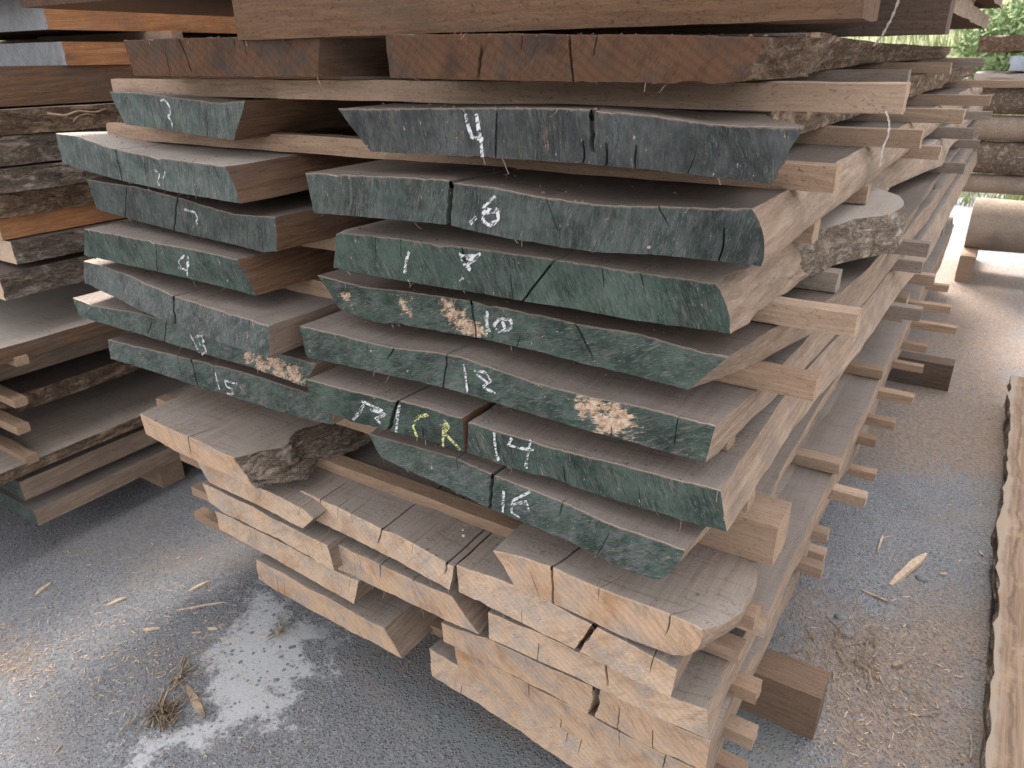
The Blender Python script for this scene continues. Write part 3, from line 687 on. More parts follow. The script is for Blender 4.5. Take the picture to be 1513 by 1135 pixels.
slab(P['T'], [(569, 51), (715, 50), (900, 51), (1132, 54)], [(576, 115), (715, 118.6), (860, 121), (960, 122), (1037, 126), (1099, 120.6)],
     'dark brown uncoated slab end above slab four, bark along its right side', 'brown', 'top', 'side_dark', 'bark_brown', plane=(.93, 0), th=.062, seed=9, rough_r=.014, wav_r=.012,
     xr=[(0, 0, 0), (.3, -.01, -.02), (.9, -.07, -.09), (1.8, -.16, -.18), (4, -.2, -.2)],
     cracks=[(713, 706, .004, .02, .05, .3, .95), (840, 850, .003, .02, .05)], flakes=[], group='dark brown slab ends at the top')
# left column
slab(P['T'], [(182, 60), (240, 57), (344, 55), (471, 51.5)], [(197.6, 111.7), (330, 113), (471, 113.4)],
     'dark brown uncoated slab end above the chalked three, left of the wide one', 'brown', 'top', 'bark_brown', 'side_dark', plane=(.97, 0), th=.062, seed=10, cracks=[(265, 285, .003, .02, .05, 0, .9)], group='dark brown slab ends at the top')
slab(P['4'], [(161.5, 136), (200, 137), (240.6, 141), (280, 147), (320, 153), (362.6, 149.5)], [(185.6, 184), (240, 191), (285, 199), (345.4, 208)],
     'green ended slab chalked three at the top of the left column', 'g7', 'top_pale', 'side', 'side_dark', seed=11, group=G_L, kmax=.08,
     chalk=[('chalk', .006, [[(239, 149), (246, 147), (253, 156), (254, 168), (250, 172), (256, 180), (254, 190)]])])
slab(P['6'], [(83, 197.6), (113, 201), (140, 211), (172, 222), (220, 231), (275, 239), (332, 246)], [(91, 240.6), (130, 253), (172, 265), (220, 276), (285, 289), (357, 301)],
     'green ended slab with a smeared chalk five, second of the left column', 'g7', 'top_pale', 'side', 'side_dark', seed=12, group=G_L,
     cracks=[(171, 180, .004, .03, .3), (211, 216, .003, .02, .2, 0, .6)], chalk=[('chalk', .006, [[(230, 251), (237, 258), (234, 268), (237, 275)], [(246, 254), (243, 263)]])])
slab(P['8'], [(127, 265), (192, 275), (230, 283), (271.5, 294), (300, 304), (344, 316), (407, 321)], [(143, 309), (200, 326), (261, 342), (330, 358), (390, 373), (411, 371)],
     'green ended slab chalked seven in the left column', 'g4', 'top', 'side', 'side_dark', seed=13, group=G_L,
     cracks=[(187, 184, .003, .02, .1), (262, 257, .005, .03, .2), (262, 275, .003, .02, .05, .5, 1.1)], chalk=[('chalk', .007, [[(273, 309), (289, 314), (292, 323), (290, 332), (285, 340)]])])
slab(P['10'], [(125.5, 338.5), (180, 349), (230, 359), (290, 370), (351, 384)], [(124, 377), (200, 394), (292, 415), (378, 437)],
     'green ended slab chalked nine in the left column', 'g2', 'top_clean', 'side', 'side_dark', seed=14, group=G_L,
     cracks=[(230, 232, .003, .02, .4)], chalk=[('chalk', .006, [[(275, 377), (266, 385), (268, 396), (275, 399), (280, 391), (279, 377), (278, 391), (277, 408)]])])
slab(P['12'], [(124, 385.5), (160, 396), (192.5, 408), (253, 437), (261, 439), (330, 461), (397, 482)], [(124, 418), (165, 437), (206, 458), (258, 480), (330, 508), (400, 530)],
     'grey green ended slab with a wide dark split and no number, left column', 'g8', 'top_clean', 'side', 'side', seed=15, group=G_L, kmax=.16,
     cracks=[(257, 258, .007, .06, .5)])
slab(P['14'], [(107, 440.5), (137, 452), (206, 463), (280, 484), (380, 515), (467, 538.4)], [(118.6, 468), (180, 486), (251, 507.5), (320, 528), (378, 545), (450, 571)],
     'green ended slab chalked thirteen with flaked paint at its right end', 'g5', 'top_clean', 'side', 'side', seed=16, group=G_L,
     cracks=[(246, 252, .003, .025, .05), (228, 215, .003, .02, .02, .3, .9)], flakes=[(365, 528, .02), (385, 540, .03), (410, 545, .035), (435, 555, .03), (400, 532, .02)],
     chalk=[('chalk', .007, [[(282, 494), (296, 521)], [(290, 497), (299, 495.5), (302.5, 504), (296, 507.5), (304, 511), (306, 519.5), (299, 523)]])])
slab(P['16'], [(159, 502), (220, 516), (282, 531.5), (330, 543), (378, 555.6), (453.7, 579.7), (478, 588)], [(163, 530), (230, 550), (292, 571), (360, 591), (440, 616), (491.5, 628)],
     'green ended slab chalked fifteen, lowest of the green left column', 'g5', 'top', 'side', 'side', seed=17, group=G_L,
     cracks=[(282, 292, .004, .03, .2), (315, 316, .002, .015, .1, 0, .8)], chalk=[('chalk', .007, [[(318, 550), (325, 576)], [(351, 567), (333, 562), (336, 571), (345, 575), (344, 583), (335, 581)]])])
# lower bundle
zb = lambda L: Zc(L, 560, 745, .3437)
slab(P['A'], zb([(490, 200), (600, 225), (750, 275), (870, 330), (1100, 420), (1320, 505), (1385, 540)]), zb([(585, 355), (690, 405), (780, 440), (935, 515), (1060, 570), (1180, 620), (1260, 650), (1310, 655)]),
     'thick tan raw slab end with curved right corner under slab sixteen', 'raw2', 'top_raw', 'side', 'side', seed=20, group=G_B, th=.064,
     cracks=[(815, 818, .004, .03, .15)], xr=[(0, 0, 0), (.03, .025, .012), (.08, .042, .03), (.13, .042, .03), (.2, .03, .02), (.3, .0, .0), (.6, -.03, -.03)], wav_r=.004, rough_r=.005, rc=.012)
slab(P['B'], zb([(335, 262), (450, 300), (580, 350), (740, 425), (900, 505), (940, 530), (1100, 615), (1280, 715)]), zb([(345, 375), (600, 505), (840, 622), (1040, 730), (1255, 830)]),
     'pale raw slab end with a knotty crack, second row under slab sixteen', 'raw', 'top_raw', seed=21, group=G_B, cracks=[(879, 852, .008, .045, .12)])
slab(P['C'], zb([(470, 465), (650, 540), (830, 622), (980, 690), (1120, 760), (1270, 840), (1410, 887)]), zb([(475, 575), (700, 680), (960, 800), (1200, 915), (1415, 1015)]),
     'pale raw slab end with a sawn step at right, third row under slab sixteen', 'raw', 'top_raw', seed=22, group=G_B, cracks=[(895, 898, .004, .03, .05, -.1, .75)])
slab(P['D'], zb([(268, 510), (330, 535), (475, 583), (700, 690), (960, 800), (1200, 917), (1425, 1022)]), zb([(280, 590), (480, 690), (700, 800), (920, 912), (1200, 1060), (1400, 1150)]),
     'raw slab end with a torn knot hole, middle of the lower bundle', 'raw2', 'top_raw', seed=23, group=G_B, cracks=[(882, 874, .012, .05, .1)])
slab(P['E'], zb([(325, 612), (480, 692), (700, 803), (920, 917), (1200, 1065), (1390, 1150)]), zb([(345, 722), (600, 860), (800, 975), (1080, 1135), (1370, 1290)]),
     'raw slab end second from the bottom of the lower bundle', 'raw2', 'top_raw', seed=24, group=G_B)
slab(P['F'], zb([(215, 622), (350, 705), (600, 845), (800, 960), (1090, 1120), (1330, 1250)]), zb([(230, 735), (420, 855), (640, 1000), (840, 1135), (1280, 1400)]),
     'raw slab end lying lowest in the right half of the lower bundle', 'raw', 'top_raw', seed=25, group=G_B, kmax=.06)
slab(P['B'], [(444, 724.6), (474, 738), (500, 751), (527, 764), (564, 783), (590, 791), (612, 804), (662, 834), (670, 837)], [(446.6, 756), (464, 767), (520, 795), (575, 822), (625, 850), (669.5, 874)],
     'pale raw slab with checks and two screw heads, in front of slab sixteen', 'raw', 'top_raw', seed=26, group=G_B, cracks=[(564, 556, .004, .03, .4, -.1, .7), (660, 654, .004, .03, .4, -.1, .5), (474, 470, .003, .02, .1, -.1, .4)], kmax=.14)
slab(P['C'], [(480, 794.7), (520, 815), (561.6, 835.7), (610, 857), (667, 883)], [(483.6, 822), (499.5, 840), (560, 870), (625, 900), (670, 921), (708, 938)],
     'pale raw slab with a slanted right edge, below the checked slab', 'raw2', 'top_raw', seed=27, group=G_B, cracks=[(561, 563, .003, .02, .1, -.1, .5)])
slab(P['A'], [(206, 612), (240, 629), (279, 645), (310, 660), (344, 677)], [(215, 642), (250, 661), (284, 678), (320, 694), (350, 707), (377, 723)],
     'knotty raw slab jutting out left, rough grey bark on its right edge', 'raw2', 'top_raw', 'side', 'bark_pale', seed=28, group=G_B, rough_r=.03, wav_r=.03, cracks=[(279, 283, .004, .02, .1, -.1, .8)], rows=12,
     xr=[(0, 0, .0), (.04, .02, .035), (.1, .05, .05), (.18, .02, .03), (.26, .05, .06), (.4, .02, .05), (.8, 0, .05)])
slab(P['B'], [(288, 678), (340, 702), (398, 728), (446, 751), (464, 766)], [(309, 712), (372, 742), (410, 761), (448, 781)],
     'pale raw slab end directly under the knotty slab', 'raw', 'top_raw', seed=29, group=G_B)
slab(P['C'], [(299, 713), (319, 723), (372, 749), (430, 780), (484, 806)], [(309, 743), (332, 758), (411.5, 796), (450, 819), (496, 845)],
     'pale raw slab end two rows under the knotty slab', 'raw', 'top_raw', 'bark_brown', 'side', seed=30, group=G_B)
slab(P['D'], [(317, 756), (345, 766), (400, 794), (470, 830), (529, 860)], [(325.6, 782.5), (372, 807), (440, 846), (525.6, 894)],
     'raw slab end with a pale weathered right corner, third under the knotty slab', 'raw', 'top_raw', 'bark_brown', 'side', seed=31, group=G_B)
slab(.225, [(378.5, 827), (430, 855), (500, 893), (567, 929.5)], [(381, 856), (440, 890), (520, 934), (595, 972.5)],
     'lowest left raw slab with a broad slanted right edge above the concrete', 'raw2', 'top_raw', seed=32, group=G_B)

# ------------------------------------------------------------------ main stack: beams and sticks
def tipstick(px, py, z0, z1, label, mat, xl=-2.0, wid=.04, seed=0):
    p = onz(px, py, z0); stick(xl, p[0], p[1], p[1]+wid, z0, z1, label, mat=mat, seed=seed)
TH = .066
gaps = [('F', 'E', 'lowest two rows of the lower bundle'), ('E', 'D', 'second and third row from the bottom'), ('D', 'C', 'third and fourth row from the bottom'),
        ('C', 'B', 'fourth and fifth row from the bottom'), ('B', 'A', 'top two rows of the lower bundle'), ('16', '14', 'slabs fourteen and sixteen'), ('14', '12', 'slabs twelve and fourteen'),
        ('12', '10', 'slabs ten and twelve'), ('10', '8', 'slabs eight and ten'), ('8', '6', 'slabs six and eight'), ('6', '4', 'slabs four and six'), ('4', 'T', 'slab four and the brown slab')]
ORD = ['foremost', 'second from front', 'third from front', 'fourth from front', 'fifth from front', 'farthest']
tips = {  # traced right-hand tips (front lower corner) of the sticks, front to back
 ('F', 'E'): [(1096, 1160), (1216, 833), (1292, 712), None, None], ('E', 'D'): [(1110, 1110), (1212, 856), (1292, 662), (1362, 552), None],
 ('D', 'C'): [(1115, 1043), (1220, 805), (1320, 637), (1367, 522), None], ('C', 'B'): [(1090, 983), (1276, 752), (1347, 600), (1411, 495), (1400, 432)],
 ('B', 'A'): [(1112, 933), (1238, 703), (1302, 561), (1403, 465), None], ('16', '14'): [None, None, (1358, 476), (1378, 425), None],
 ('14', '12'): [None, None, (1360, 405), None, None], ('12', '10'): [(1201, 594), None, (1347, 379), None, None], ('10', '8'): [(1261, 500), (1234, 434), (1406, 257), (1431, 220), None],
 ('8', '6'): [(1199, 362), (1278, 303), (1366, 236), (1420, 206), (1450, 178)], ('6', '4'): [(1230, 287), (1358, 221), (1399, 183), (1444, 157), (1502, 130)],
 ('4', 'T'): [(1331, 169), (1338, 130), (1386, 109), (1441, 99), (1453, 91)]}
defy = [1.1, 1.75, 2.47, 3.3, 4.15]
rs = random.Random(3)
for gi, (a, b, txt) in enumerate(gaps):
    zs, ze = P[a]+TH+.001, P[b]-.001
    if (a, b) == ('4', 'T'): zs = 1.480
    for i in range(5):
        tp = tips[(a, b)][i]; w = rs.uniform(.036, .044)
        if tp is None:
            x, y = rs.uniform(-.30, -.24), defy[i]+rs.uniform(-.06, .06)
        else:
            q = onz(*tp, zs); x, y = q[0], q[1]
        if i >= 2 and gi >= 7: x += .035
        x0 = -1.95+rs.uniform(-.05, .05)
        if (a, b) == ('4', 'T') and i == 0: x0 = ony(164, 120, y)[0]
        if (a, b) == ('6', '4') and i == 0: x0 = ony(155, 180, y)[0]
        front = i == 0
        m = rs.choice(['stick', 'stick2']) if (gi < 5 or front) else rs.choice(['stick3', 'stick3', 'stick'])
        if y > YEND-.1: y = YEND-.15
        stick(x0, x, y, y+w, zs, ze, '%s stick between %s, %s' % ({'stick': 'pale', 'stick2': 'tan', 'stick3': 'grey'}[m], txt, ORD[i]), mat=m, seed=gi*10+i)
# support beams on the ground
for i, (y, x1) in enumerate([(1.489, -.104), (3.98, -.01)]):
    stick(-2.1, x1, y, y+.105, -.004, .1395, ['heavy square beam on the ground under the front of the stack', 'heavy dark beam on the ground farther back under the stack'][i], 'beam', 'ground beams under the lower bundle', ['beam_g', 'beam_dark'][i], 'timber_block', 80+i)
for i, (y, x1) in enumerate([(1.165, -.205), (2.75, -.19), (4.3, -.2)]):
    stick(-1.95, x1, y, y+.10, .6965, .7845, ['front thick beam between slab sixteen and the raw lower bundle', 'middle thick beam between the green and the raw bundle', 'rear thick beam between the green and the raw bundle'][i], 'beam', 'beams between the bundles', ['beam', 'beam', 'stick3'][i], 'timber_block', 84+i)
yb = .96
stick(ony(345, 20, yb)[0], ony(1275, 20, yb)[0], yb, yb+.1, 1.5835, 1.672, 'long pale-ended beam lying across the dark brown slab tops', 'beam', 'beams above the brown slabs', 'beam_top', 'timber_block', 90)
stick(-1.9, -.165, 1.9, 2.0, 1.5835, 1.672, 'dark beam end behind the long top beam at right', 'beam', 'beams above the brown slabs', 'beam_dark', 'timber_block', 91)  # shade from the bundle above is painted into its dark wood colour

UB = 'upper bundle planks out of view, higher layers added for shade'  # out of view; layers stacked up to shade the beams and right side
# right side: narrow set-back slab filling the lower bundle
def plank(x0, x1, y0, y1, z0, z1, label, mats=('raw', 'top_clean', 'side', 'side'), seed=0, rough=.004, wav=.015, group=None, name='wood_plank', cat='plank', wl=None, parent=None, ragged=0.0, step=.06):
    """plain plank along Y: mats = end, top, left side, right side"""
    rows, nx = 6, max(4, int((x1-x0)/.05))
    ys = [0, .005]+list(np.arange(.04, y1-y0, step))+[y1-y0]
    verts, faces, mi = [], [], []
    ring_n = 2*(nx+1)+2*(rows-1)
    def e(side, s, v):
        w = wav if side > 0 or wl is None else wl
        return side*(w*(nz(s*1.9+seed, side*3, z0*5)+.5*nz(s*5.3+seed, side*7.0)) + rough*(nz(s*11, v*3.2+seed, side*2.0)+.7*nz(s*29, v*8+seed, side)) - ragged*max(0, nz(s*21+seed, 5.0))*(1-v))
    for s in ys:
        tops = []; bots = []
        for j in range(nx+1):
            u = j/nx
            tops.append((x0+(x1-x0)*u+e(-1, s, 0)*(1-u)+e(1, s, 0)*u, y0+s, z1+.0015*nz(u*9, s*6, seed)))
            bots.append((x0+(x1-x0)*u+e(-1, s, 1)*(1-u)+e(1, s, 1)*u, y0+s, z0))
        sr = []; sl = []
        for i in range(1, rows):
            v = i/rows
            sr.append((x1+e(1, s, v), y0+s, z1+(z0-z1)*v)); sl.append((x0+e(-1, s, v), y0+s, z1+(z0-z1)*v))
        verts += tops+sr+bots[::-1]+sl[::-1]
    for si in range(len(ys)-1):
        for i in range(ring_n):
            faces.append((si*ring_n+i, si*ring_n+(i+1) % ring_n, (si+1)*ring_n+(i+1) % ring_n, (si+1)*ring_n+i))
            mi.append(1 if i < nx else 3 if i < nx+rows else 4 if i < 2*nx+rows else 2)
    faces.append(tuple(range(ring_n-1, -1, -1))); mi.append(0)
    b = (len(ys)-1)*ring_n; faces.append(tuple(range(b, b+ring_n))); mi.append(0)
    o = link_mesh(name, verts, faces, [M[q] for q in mats]+[M['side_dark']], mi, (0.5*(x0+x1), y0, z0), parent, 50)
    if parent is None: tag(o, label, cat, group)
    return o
plank(-.42, -.198, 1.17, 5.2, P['B'], P['B']+.064, 'narrow sawn slab set back at the right edge of the lower bundle', seed=40, wav=.008, group=G_B)
plank(-.52, -.20, 1.19, 5.25, P['A']-.0, P['A']+.06, 'set-back slab in the top row of the lower bundle at right', seed=41, wav=.008, group=G_B) if False else None

for i, (xa, xb, yf, z0, lab) in enumerate([(-2.05, -1.25, 1.02, 1.6735, 'left plank resting on the long top beam'), (-1.2, -.27, .99, 1.6735, 'right plank resting on the long top beam'), (-2.1, -1.1, 1.0, 1.78, 'unseen left shade plank in the second layer above the top beam'), (-1.05, -.22, .97, 1.78, 'unseen right shade plank in the second layer above the top beam'), (-2.05, -1.15, 1.03, 1.887, 'unseen left shade plank in the third layer above the top beam'), (-1.1, -.2, 1.0, 1.887, 'unseen right shade plank in the third layer above the top beam'), (-2.0, -1.2, 1.02, 1.995, 'unseen left shade plank in the topmost layer'), (-1.15, -.21, 1.0, 1.995, 'unseen right shade plank in the topmost layer')]):
    plank(xa, xb, yf, 5.6, z0, z0+.068, lab, ('brown', 'top', 'side_dark', 'side'), 140+i, group=UB)
for li, zz0 in enumerate((1.7425, 1.849, 1.956)):
    for yi, yy in enumerate((1.1, 2.5, 4.0)):
        stick(-1.95, -.26, yy, yy+.04, zz0, zz0+.0365, '%s unseen stick under the added %s layer above the top beam' % (['front', 'middle', 'rear'][yi], ['second', 'third', 'topmost'][li]), group='sticks in the added layers of the upper bundle', mat='stick', seed=150+li*3+yi)
# ------------------------------------------------------------------ left stack
LS = 'boards of the left-hand stack'
def lplank(zb_, zt, xr_, yf, label, mats, seed, w=1.3, **kw):
    plank(xr_-w, xr_, yf, 5.2, zb_, zt, label, mats, seed, group=LS, name='stacked_board', cat='board', **kw)
lplank(.119, .178, -2.50, .875, 'lowest board of the left stack with a green painted end', ('g1', 'top_clean', 'side', 'side'), 50, rough=.002, wav=.004)
lplank(.215, .287, -2.52, .868, 'second lowest board of the left stack with a green painted end', ('g1', 'top_clean', 'side', 'side'), 51, rough=.002, wav=.004)
x = onz(124, 648, .365)[0]
lplank(.325, .362, x, .55, 'wide dark board with a ragged right edge low in the left stack', ('raw', 'top_raw', 'side', 'bark_brown'), 52, w=1.3, ragged=.02, wav=.01)
x = onz(100, 560, .52)[0]
lplank(.46, .52, x, .75, 'splintered waney board in the lower half of the left stack', ('raw', 'top', 'side', 'bark_brown'), 53, ragged=.03, rough=.008)
lplank(.56, .62, x-.07, .78, 'shaded board set back above the splintered one', ('raw', 'top', 'side', 'side'), 54, ragged=.01)
x = onz(124, 480, .75)[0]
lplank(.70, .75, x, .60, 'wide flat pale board jutting out halfway up the left stack', ('raw', 'top_pale', 'side', 'side_dark'), 55, w=1.3, wav=.006)
lplank(.885, .965, -2.51, .98, 'bark-edged board resting just above the wide pale board', ('raw', 'top', 'bark', 'bark'), 56, rough=.016, wav=.03)
lplank(.985, 1.055, -2.50, 1.04, 'bark-edged board, second above the wide pale board', ('raw', 'top', 'bark', 'bark'), 57, rough=.016, wav=.03)
lplank(1.06, 1.125, -2.53, 1.03, 'orange sawn board with a split edge in the left stack', ('raw2', 'top', 'side', 'side_orange'), 58, rough=.008)
lplank(1.125, 1.195, -2.50, .98, 'waney board with a round knot above the orange split board', ('raw2', 'top', 'bark_brown', 'bark_brown'), 59, rough=.014)
lplank(1.20, 1.268, -2.48, .98, 'rough dark bark-edged board of the left stack', ('raw2', 'top', 'bark', 'bark'), 60, rough=.016)
lplank(1.275, 1.357, -2.49, .98, 'silvery bark-edged board of the left stack', ('raw2', 'top_pale', 'bark', 'bark'), 61, rough=.016)
lplank(1.36, 1.43, -2.48, .98, 'pale-topped board with dark bark and dry twigs', ('raw2', 'top_pale', 'bark_brown', 'bark_brown'), 62, rough=.016)
lplank(1.437, 1.545, -2.50, .9, 'brown sawn board below the grey painted end', ('raw2', 'top', 'side', 'side_dark'), 63, rough=.003)
yg = onx(93, 75, -2.5)[1]
lplank(1.5455, 1.612, -2.50, yg, 'grey painted end board with an orange side', ('greyend', 'top', 'side', 'side_orange'), 64, rough=.006)
yg = onx(67, 20, -2.5)[1]
lplank(1.645, 1.735, -2.50, yg, 'topmost grey painted end board of the left stack', ('greyend', 'top', 'side', 'side_orange'), 65, rough=.008)
lplank(1.74, 1.83, -2.49, 1.15, 'orange-sided board above the topmost grey painted end', ('raw2', 'top', 'side', 'side_orange'), 66, rough=.008)
lplank(1.6135, 1.643, -2.66, 1.75, 'thin set-back board between the two grey painted ends', ('raw2', 'top', 'side', 'side_orange'), 67, rough=.004)
stick(-3.2, -2.36, 1.62, 1.66, 1.613, 1.644, 'pale stick under the topmost board of the left stack', group='sticks in the left stack', mat='stick', seed=70)
for i, (px, py, z) in enumerate([(38, 548, .62), (36, 610, .52), (40, 650, .42), (53, 695, .288)]):
    q = onx(px, py, -2.42); 
    stick(-3.1, q[0]-.055, q[1], q[1]+.04, q[2], q[2]+.03, ['topmost', 'upper middle', 'lower middle', 'lowest'][i]+' pale stick end jutting from the lower left stack', group='sticks in the left stack', mat='stick2', seed=71+i)
for i, y in enumerate((1.35, 3.6)):
    stick(-3.2, -2.55, y, y+.1, -.004, .1185, ['front', 'rear'][i]+' beam on the ground under the left stack', 'beam', 'ground beams under the left stack', 'beam', 'timber_block', 76+i)

# ------------------------------------------------------------------ right-hand live edge slab
plank(.225, .62, 1.1, 3.95, .09, .155, 'long live-edge slab with bark lying at the far right', ('raw', 'live', 'bark', 'bark'), 45, rough=.012, wav=.02, step=.04)
for i, y in enumerate((1.5, 3.5)):
    stick(.3, .7, y, y+.09, -.004, .0895, ['near', 'far'][i]+' block under the live-edge slab at right', 'beam', 'blocks under the right slab', 'beam', 'timber_block', 95+i)

# ------------------------------------------------------------------ background: log pile and grassy bank
BG = 'logs and boards of the pile behind'
def log(x0, x1, y, zc, r, label, seed, mat='bark_brown', endm='greyend', name='log'):
    n, m = 40, 24; V = []; Fc = []; mi = []
    for i in range(n+1):
        x = x0+(x1-x0)*i/n
        for a in range(m):
            t = 2*math.pi*a/m; rr = r*(1+.06*nz(x*1.5+seed, math.cos(t)*1.2, math.sin(t)*1.2)+.02*nz(x*9, t*3, seed))
            V.append((x, y+rr*math.cos(t), zc+rr*math.sin(t)))
    for i in range(n):
        for a in range(m): Fc.append((i*m+a, (i+1)*m+a, (i+1)*m+(a+1) % m, i*m+(a+1) % m)); mi.append(0)
    Fc.append(tuple(range(m))); mi.append(1); Fc.append(tuple(n*m+a for a in range(m-1, -1, -1))); mi.append(1)
    o = link_mesh(name, V, Fc, [M[mat], M[endm]], mi, (x0, y, zc-r), None, 50)
    return tag(o, label, 'log', BG)
yb = 6.62
zl = ony(1480, 372, yb)[2]; zh = ony(1480, 295, yb)[2]; rr = (zh-zl)/2
log(ony(1432, 330, yb-rr)[0], 3.2, yb, (zh+zl)/2, rr, 'big barkless log with a grey end, lowest in the pile behind', 1, 'log_pale')
rows_ = [(290, 262, 'log_pale'), (260, 212, 'bark_pale'), (210, 172, 'log_pale'), (170, 128, 'bark_pale'), (126, 108, 'top_pale'), (104, 82, 'blue'), (76, 52, 'bark_brown')]
names_ = ['brown plank on the big log in the pile behind', 'thick grey plank second above the big log behind', 'brown plank third above the big log behind', 'grey plank fourth above the big log behind', 'thin pale plank under the blue one behind', 'pale blue painted plank near the top of the pile behind', 'brown bark-edged plank on top of the pile behind']
for i, (b, t, m) in enumerate(rows_):
    z0, z1 = ony(1480, b+.6, yb-.25)[2], ony(1480, t, yb-.25)[2]
    if i < 4:
        log(ony(1420+6*(i % 3), 200, yb)[0], 3.0+.1*i, yb-.12, (z0+z1)/2, (z1-z0)/2*1.02, names_[i].replace('plank', 'log'), 3+i, m, 'raw'); continue
    stick(ony(1418+(50 if i == 5 else 5*(i % 3)), 200, yb)[0], 3.0+.1*i, yb-.25, yb+.3, z0, z1, names_[i], 'plank', BG, m, 'stacked_board', 120+i, jag=.02)
for i, (px, x) in enumerate(((1430, 0), (0, 2.4))):
    x = ony(px, 380, 6.27)[0] if px else x
    stick(x-.05, x+.05, 6.2, 7.0, -.004, zl+.03, ['near', 'far'][i]+' short block under the big log behind', 'block', 'blocks under the log pile', 'beam', 'timber_block', 130+i, axis='y')
def mat_grassland():
    s = NT('grass_bank'); v = s.coords(False); n = s.noise(v, 1.6, 6, .7)
    c = s.mix(s.ramp(n, .35, .65), (.18, .22, .10), (.33, .34, .19)); c = s.mix(s.ramp(s.noise(v, 9, 5, .7), .55, .7, 0, .6), c, (.24, .22, .10))
    return s.done(c, s.bump(s.noise(v, 20, 5, .7), 1, .1))
M['bank'] = mat_grassland()
bx = np.linspace(-45, 45, 70); by = np.concatenate([np.linspace(9, 30, 50), np.linspace(32, 95, 16)])
bank_z = lambda x, y: -.05+max(0, (y-9.5))*.30*(1-math.exp(-max(0, y-9.5)/5))*(1 if y < 30 else 1)+.25*nz(x*.3, y*.3)+.08*nz(x*1.3, y*1.3)-(.3 if y < 9.6 else 0)
bv = [(x, y, bank_z(x, y)) for y in by for x in bx]
bf = [(r*70+c, r*70+c+1, (r+1)*70+c+1, (r+1)*70+c) for r in range(len(by)-1) for c in range(69)]
tag(link_mesh('hillside', bv, bf, M['bank'], None), kind='structure')
M['blade'] = mat_plain('grass_blade', (.17, .22, .10), (.34, .36, .20), 3)
M['flower'] = mat_plain('pale_flower', (.55, .42, .52), (.66, .58, .62), 3)
rg = random.Random(11); V = []; Fc = []; V2 = []; F2 = []
for i in range(26000):
    y = 9.6+rg.random()**1.6*16; x = rg.uniform(-7, 9); z = bank_z(x, y); hgt = rg.uniform(.12, .42); a = rg.uniform(0, 6.28); w = rg.uniform(.006, .014)*(1+.08*(y-9)); lx, ly = rg.uniform(-.15, .15), rg.uniform(-.15, .1)
    b = len(V); V += [(x-w*math.cos(a), y-w*math.sin(a), z-.02), (x+w*math.cos(a), y+w*math.sin(a), z-.02), (x+lx, y+ly, z+hgt)]; Fc.append((b, b+1, b+2))
    if i % 34 == 0:
        b = len(V2); s_ = rg.uniform(.02, .05); c = (x+lx, y+ly, z+hgt)
        for q in range(5):
            t = q*1.2566; V2.append((c[0]+s_*math.cos(t), c[1]-.01, c[2]+s_*math.sin(t)))
        V2.append((c[0], c[1]-.02, c[2])); F2 += [(b+q, b+(q+1) % 5, b+5) for q in range(5)]
tag(link_mesh('grass', V, Fc, M['blade'], None), kind='stuff')
tag(link_mesh('flowers', V2, F2, M['flower'], None), kind='stuff')
# bushes on the bank
def bush(x, y, r, label, seed):
    rb = random.Random(seed); e = bpy.data.objects.new('bush', None); col.objects.link(e); z = bank_z(x, y); e.location = (x, y, z); tag(e, label, 'bush', 'bushes on the bank')
    V = []; Fc = []
    for _ in range(2600):
        while True:
            p = np.array([rb.uniform(-1, 1) for _ in range(3)])
            if .25 < np.linalg.norm(p) < 1: break
        q = p*np.array((r, r, r*.8))*(1+.35*nz(p[0]*2+seed, p[1]*2, p[2]*2))+np.array((x, y, z+r*.75)); d = np.array([rb.uniform(-1, 1) for _ in range(3)])*.055; f = np.array([rb.uniform(-1, 1) for _ in range(3)])*.04
        b = len(V); V += [tuple(q-d), tuple(q+f), tuple(q+d), tuple(q-f)]; Fc.append((b, b+1, b+2, b+3))
    link_mesh('foliage', V, Fc, M['leaf'], None, (x, y, z), e)
    V = []; Fc = []
    for _ in range(6): strand(V, Fc, (x, y, z-.05), (rb.uniform(-.5, .5)*r, rb.uniform(-.5, .5)*r, r*1.2), .012, rb, 6, .15)
    link_mesh('stem', V, Fc, M['bark_brown'], None, (x, y, z), e)
M['leaf'] = mat_plain('leaf', (.12, .17, .08), (.22, .28, .14), 4)
bush(-.35, 15.5, .8, 'leafy green bush on the bank right of the dark beam end', 1); bush(.9, 17.5, .9, 'leafy green bush at the top right of the bank', 2)

# ------------------------------------------------------------------ litter on the ground
rg = random.Random(21)
def pebble_mesh(n, rmin, rmax, spots):
    V = []; Fc = []
    oct_ = [(1, 0, 0), (-1, 0, 0), (0, 1, 0), (0, -1, 0), (0, 0, 1), (.7, .7, .1), (-.7, .7, .1), (.7, -.7, .1), (-.7, -.7, .1)]
    fc = [(0, 5, 4), (5, 2, 4), (2, 6, 4), (6, 1, 4), (1, 8, 4), (8, 3, 4), (3, 7, 4), (7, 0, 4)]
    for _ in range(n):
        x, y = spots(); r = rmin+(rmax-rmin)*rg.random()**4; sx, sy, sz = r*rg.uniform(.7, 1.3), r*rg.uniform(.7, 1.3), r*rg.uniform(.4, .8); a = rg.uniform(0, 6.28); z = GZ(x, y); b = len(V)
        for p in oct_:
            j = rg.uniform(.8, 1.15); px_, py_ = p[0]*sx*j, p[1]*sy*j
            V.append((x+px_*math.cos(a)-py_*math.sin(a), y+px_*math.sin(a)+py_*math.cos(a), z+p[2]*sz-.0008))
        Fc += [tuple(b+q for q in f) for f in fc]
    return V, Fc
def spot():
    if rg.random() < .55: return rg.uniform(-3.0, -.9), .35+rg.random()*.9
    return rg.uniform(-.3, .5), 1.1+rg.random()**1.5*4
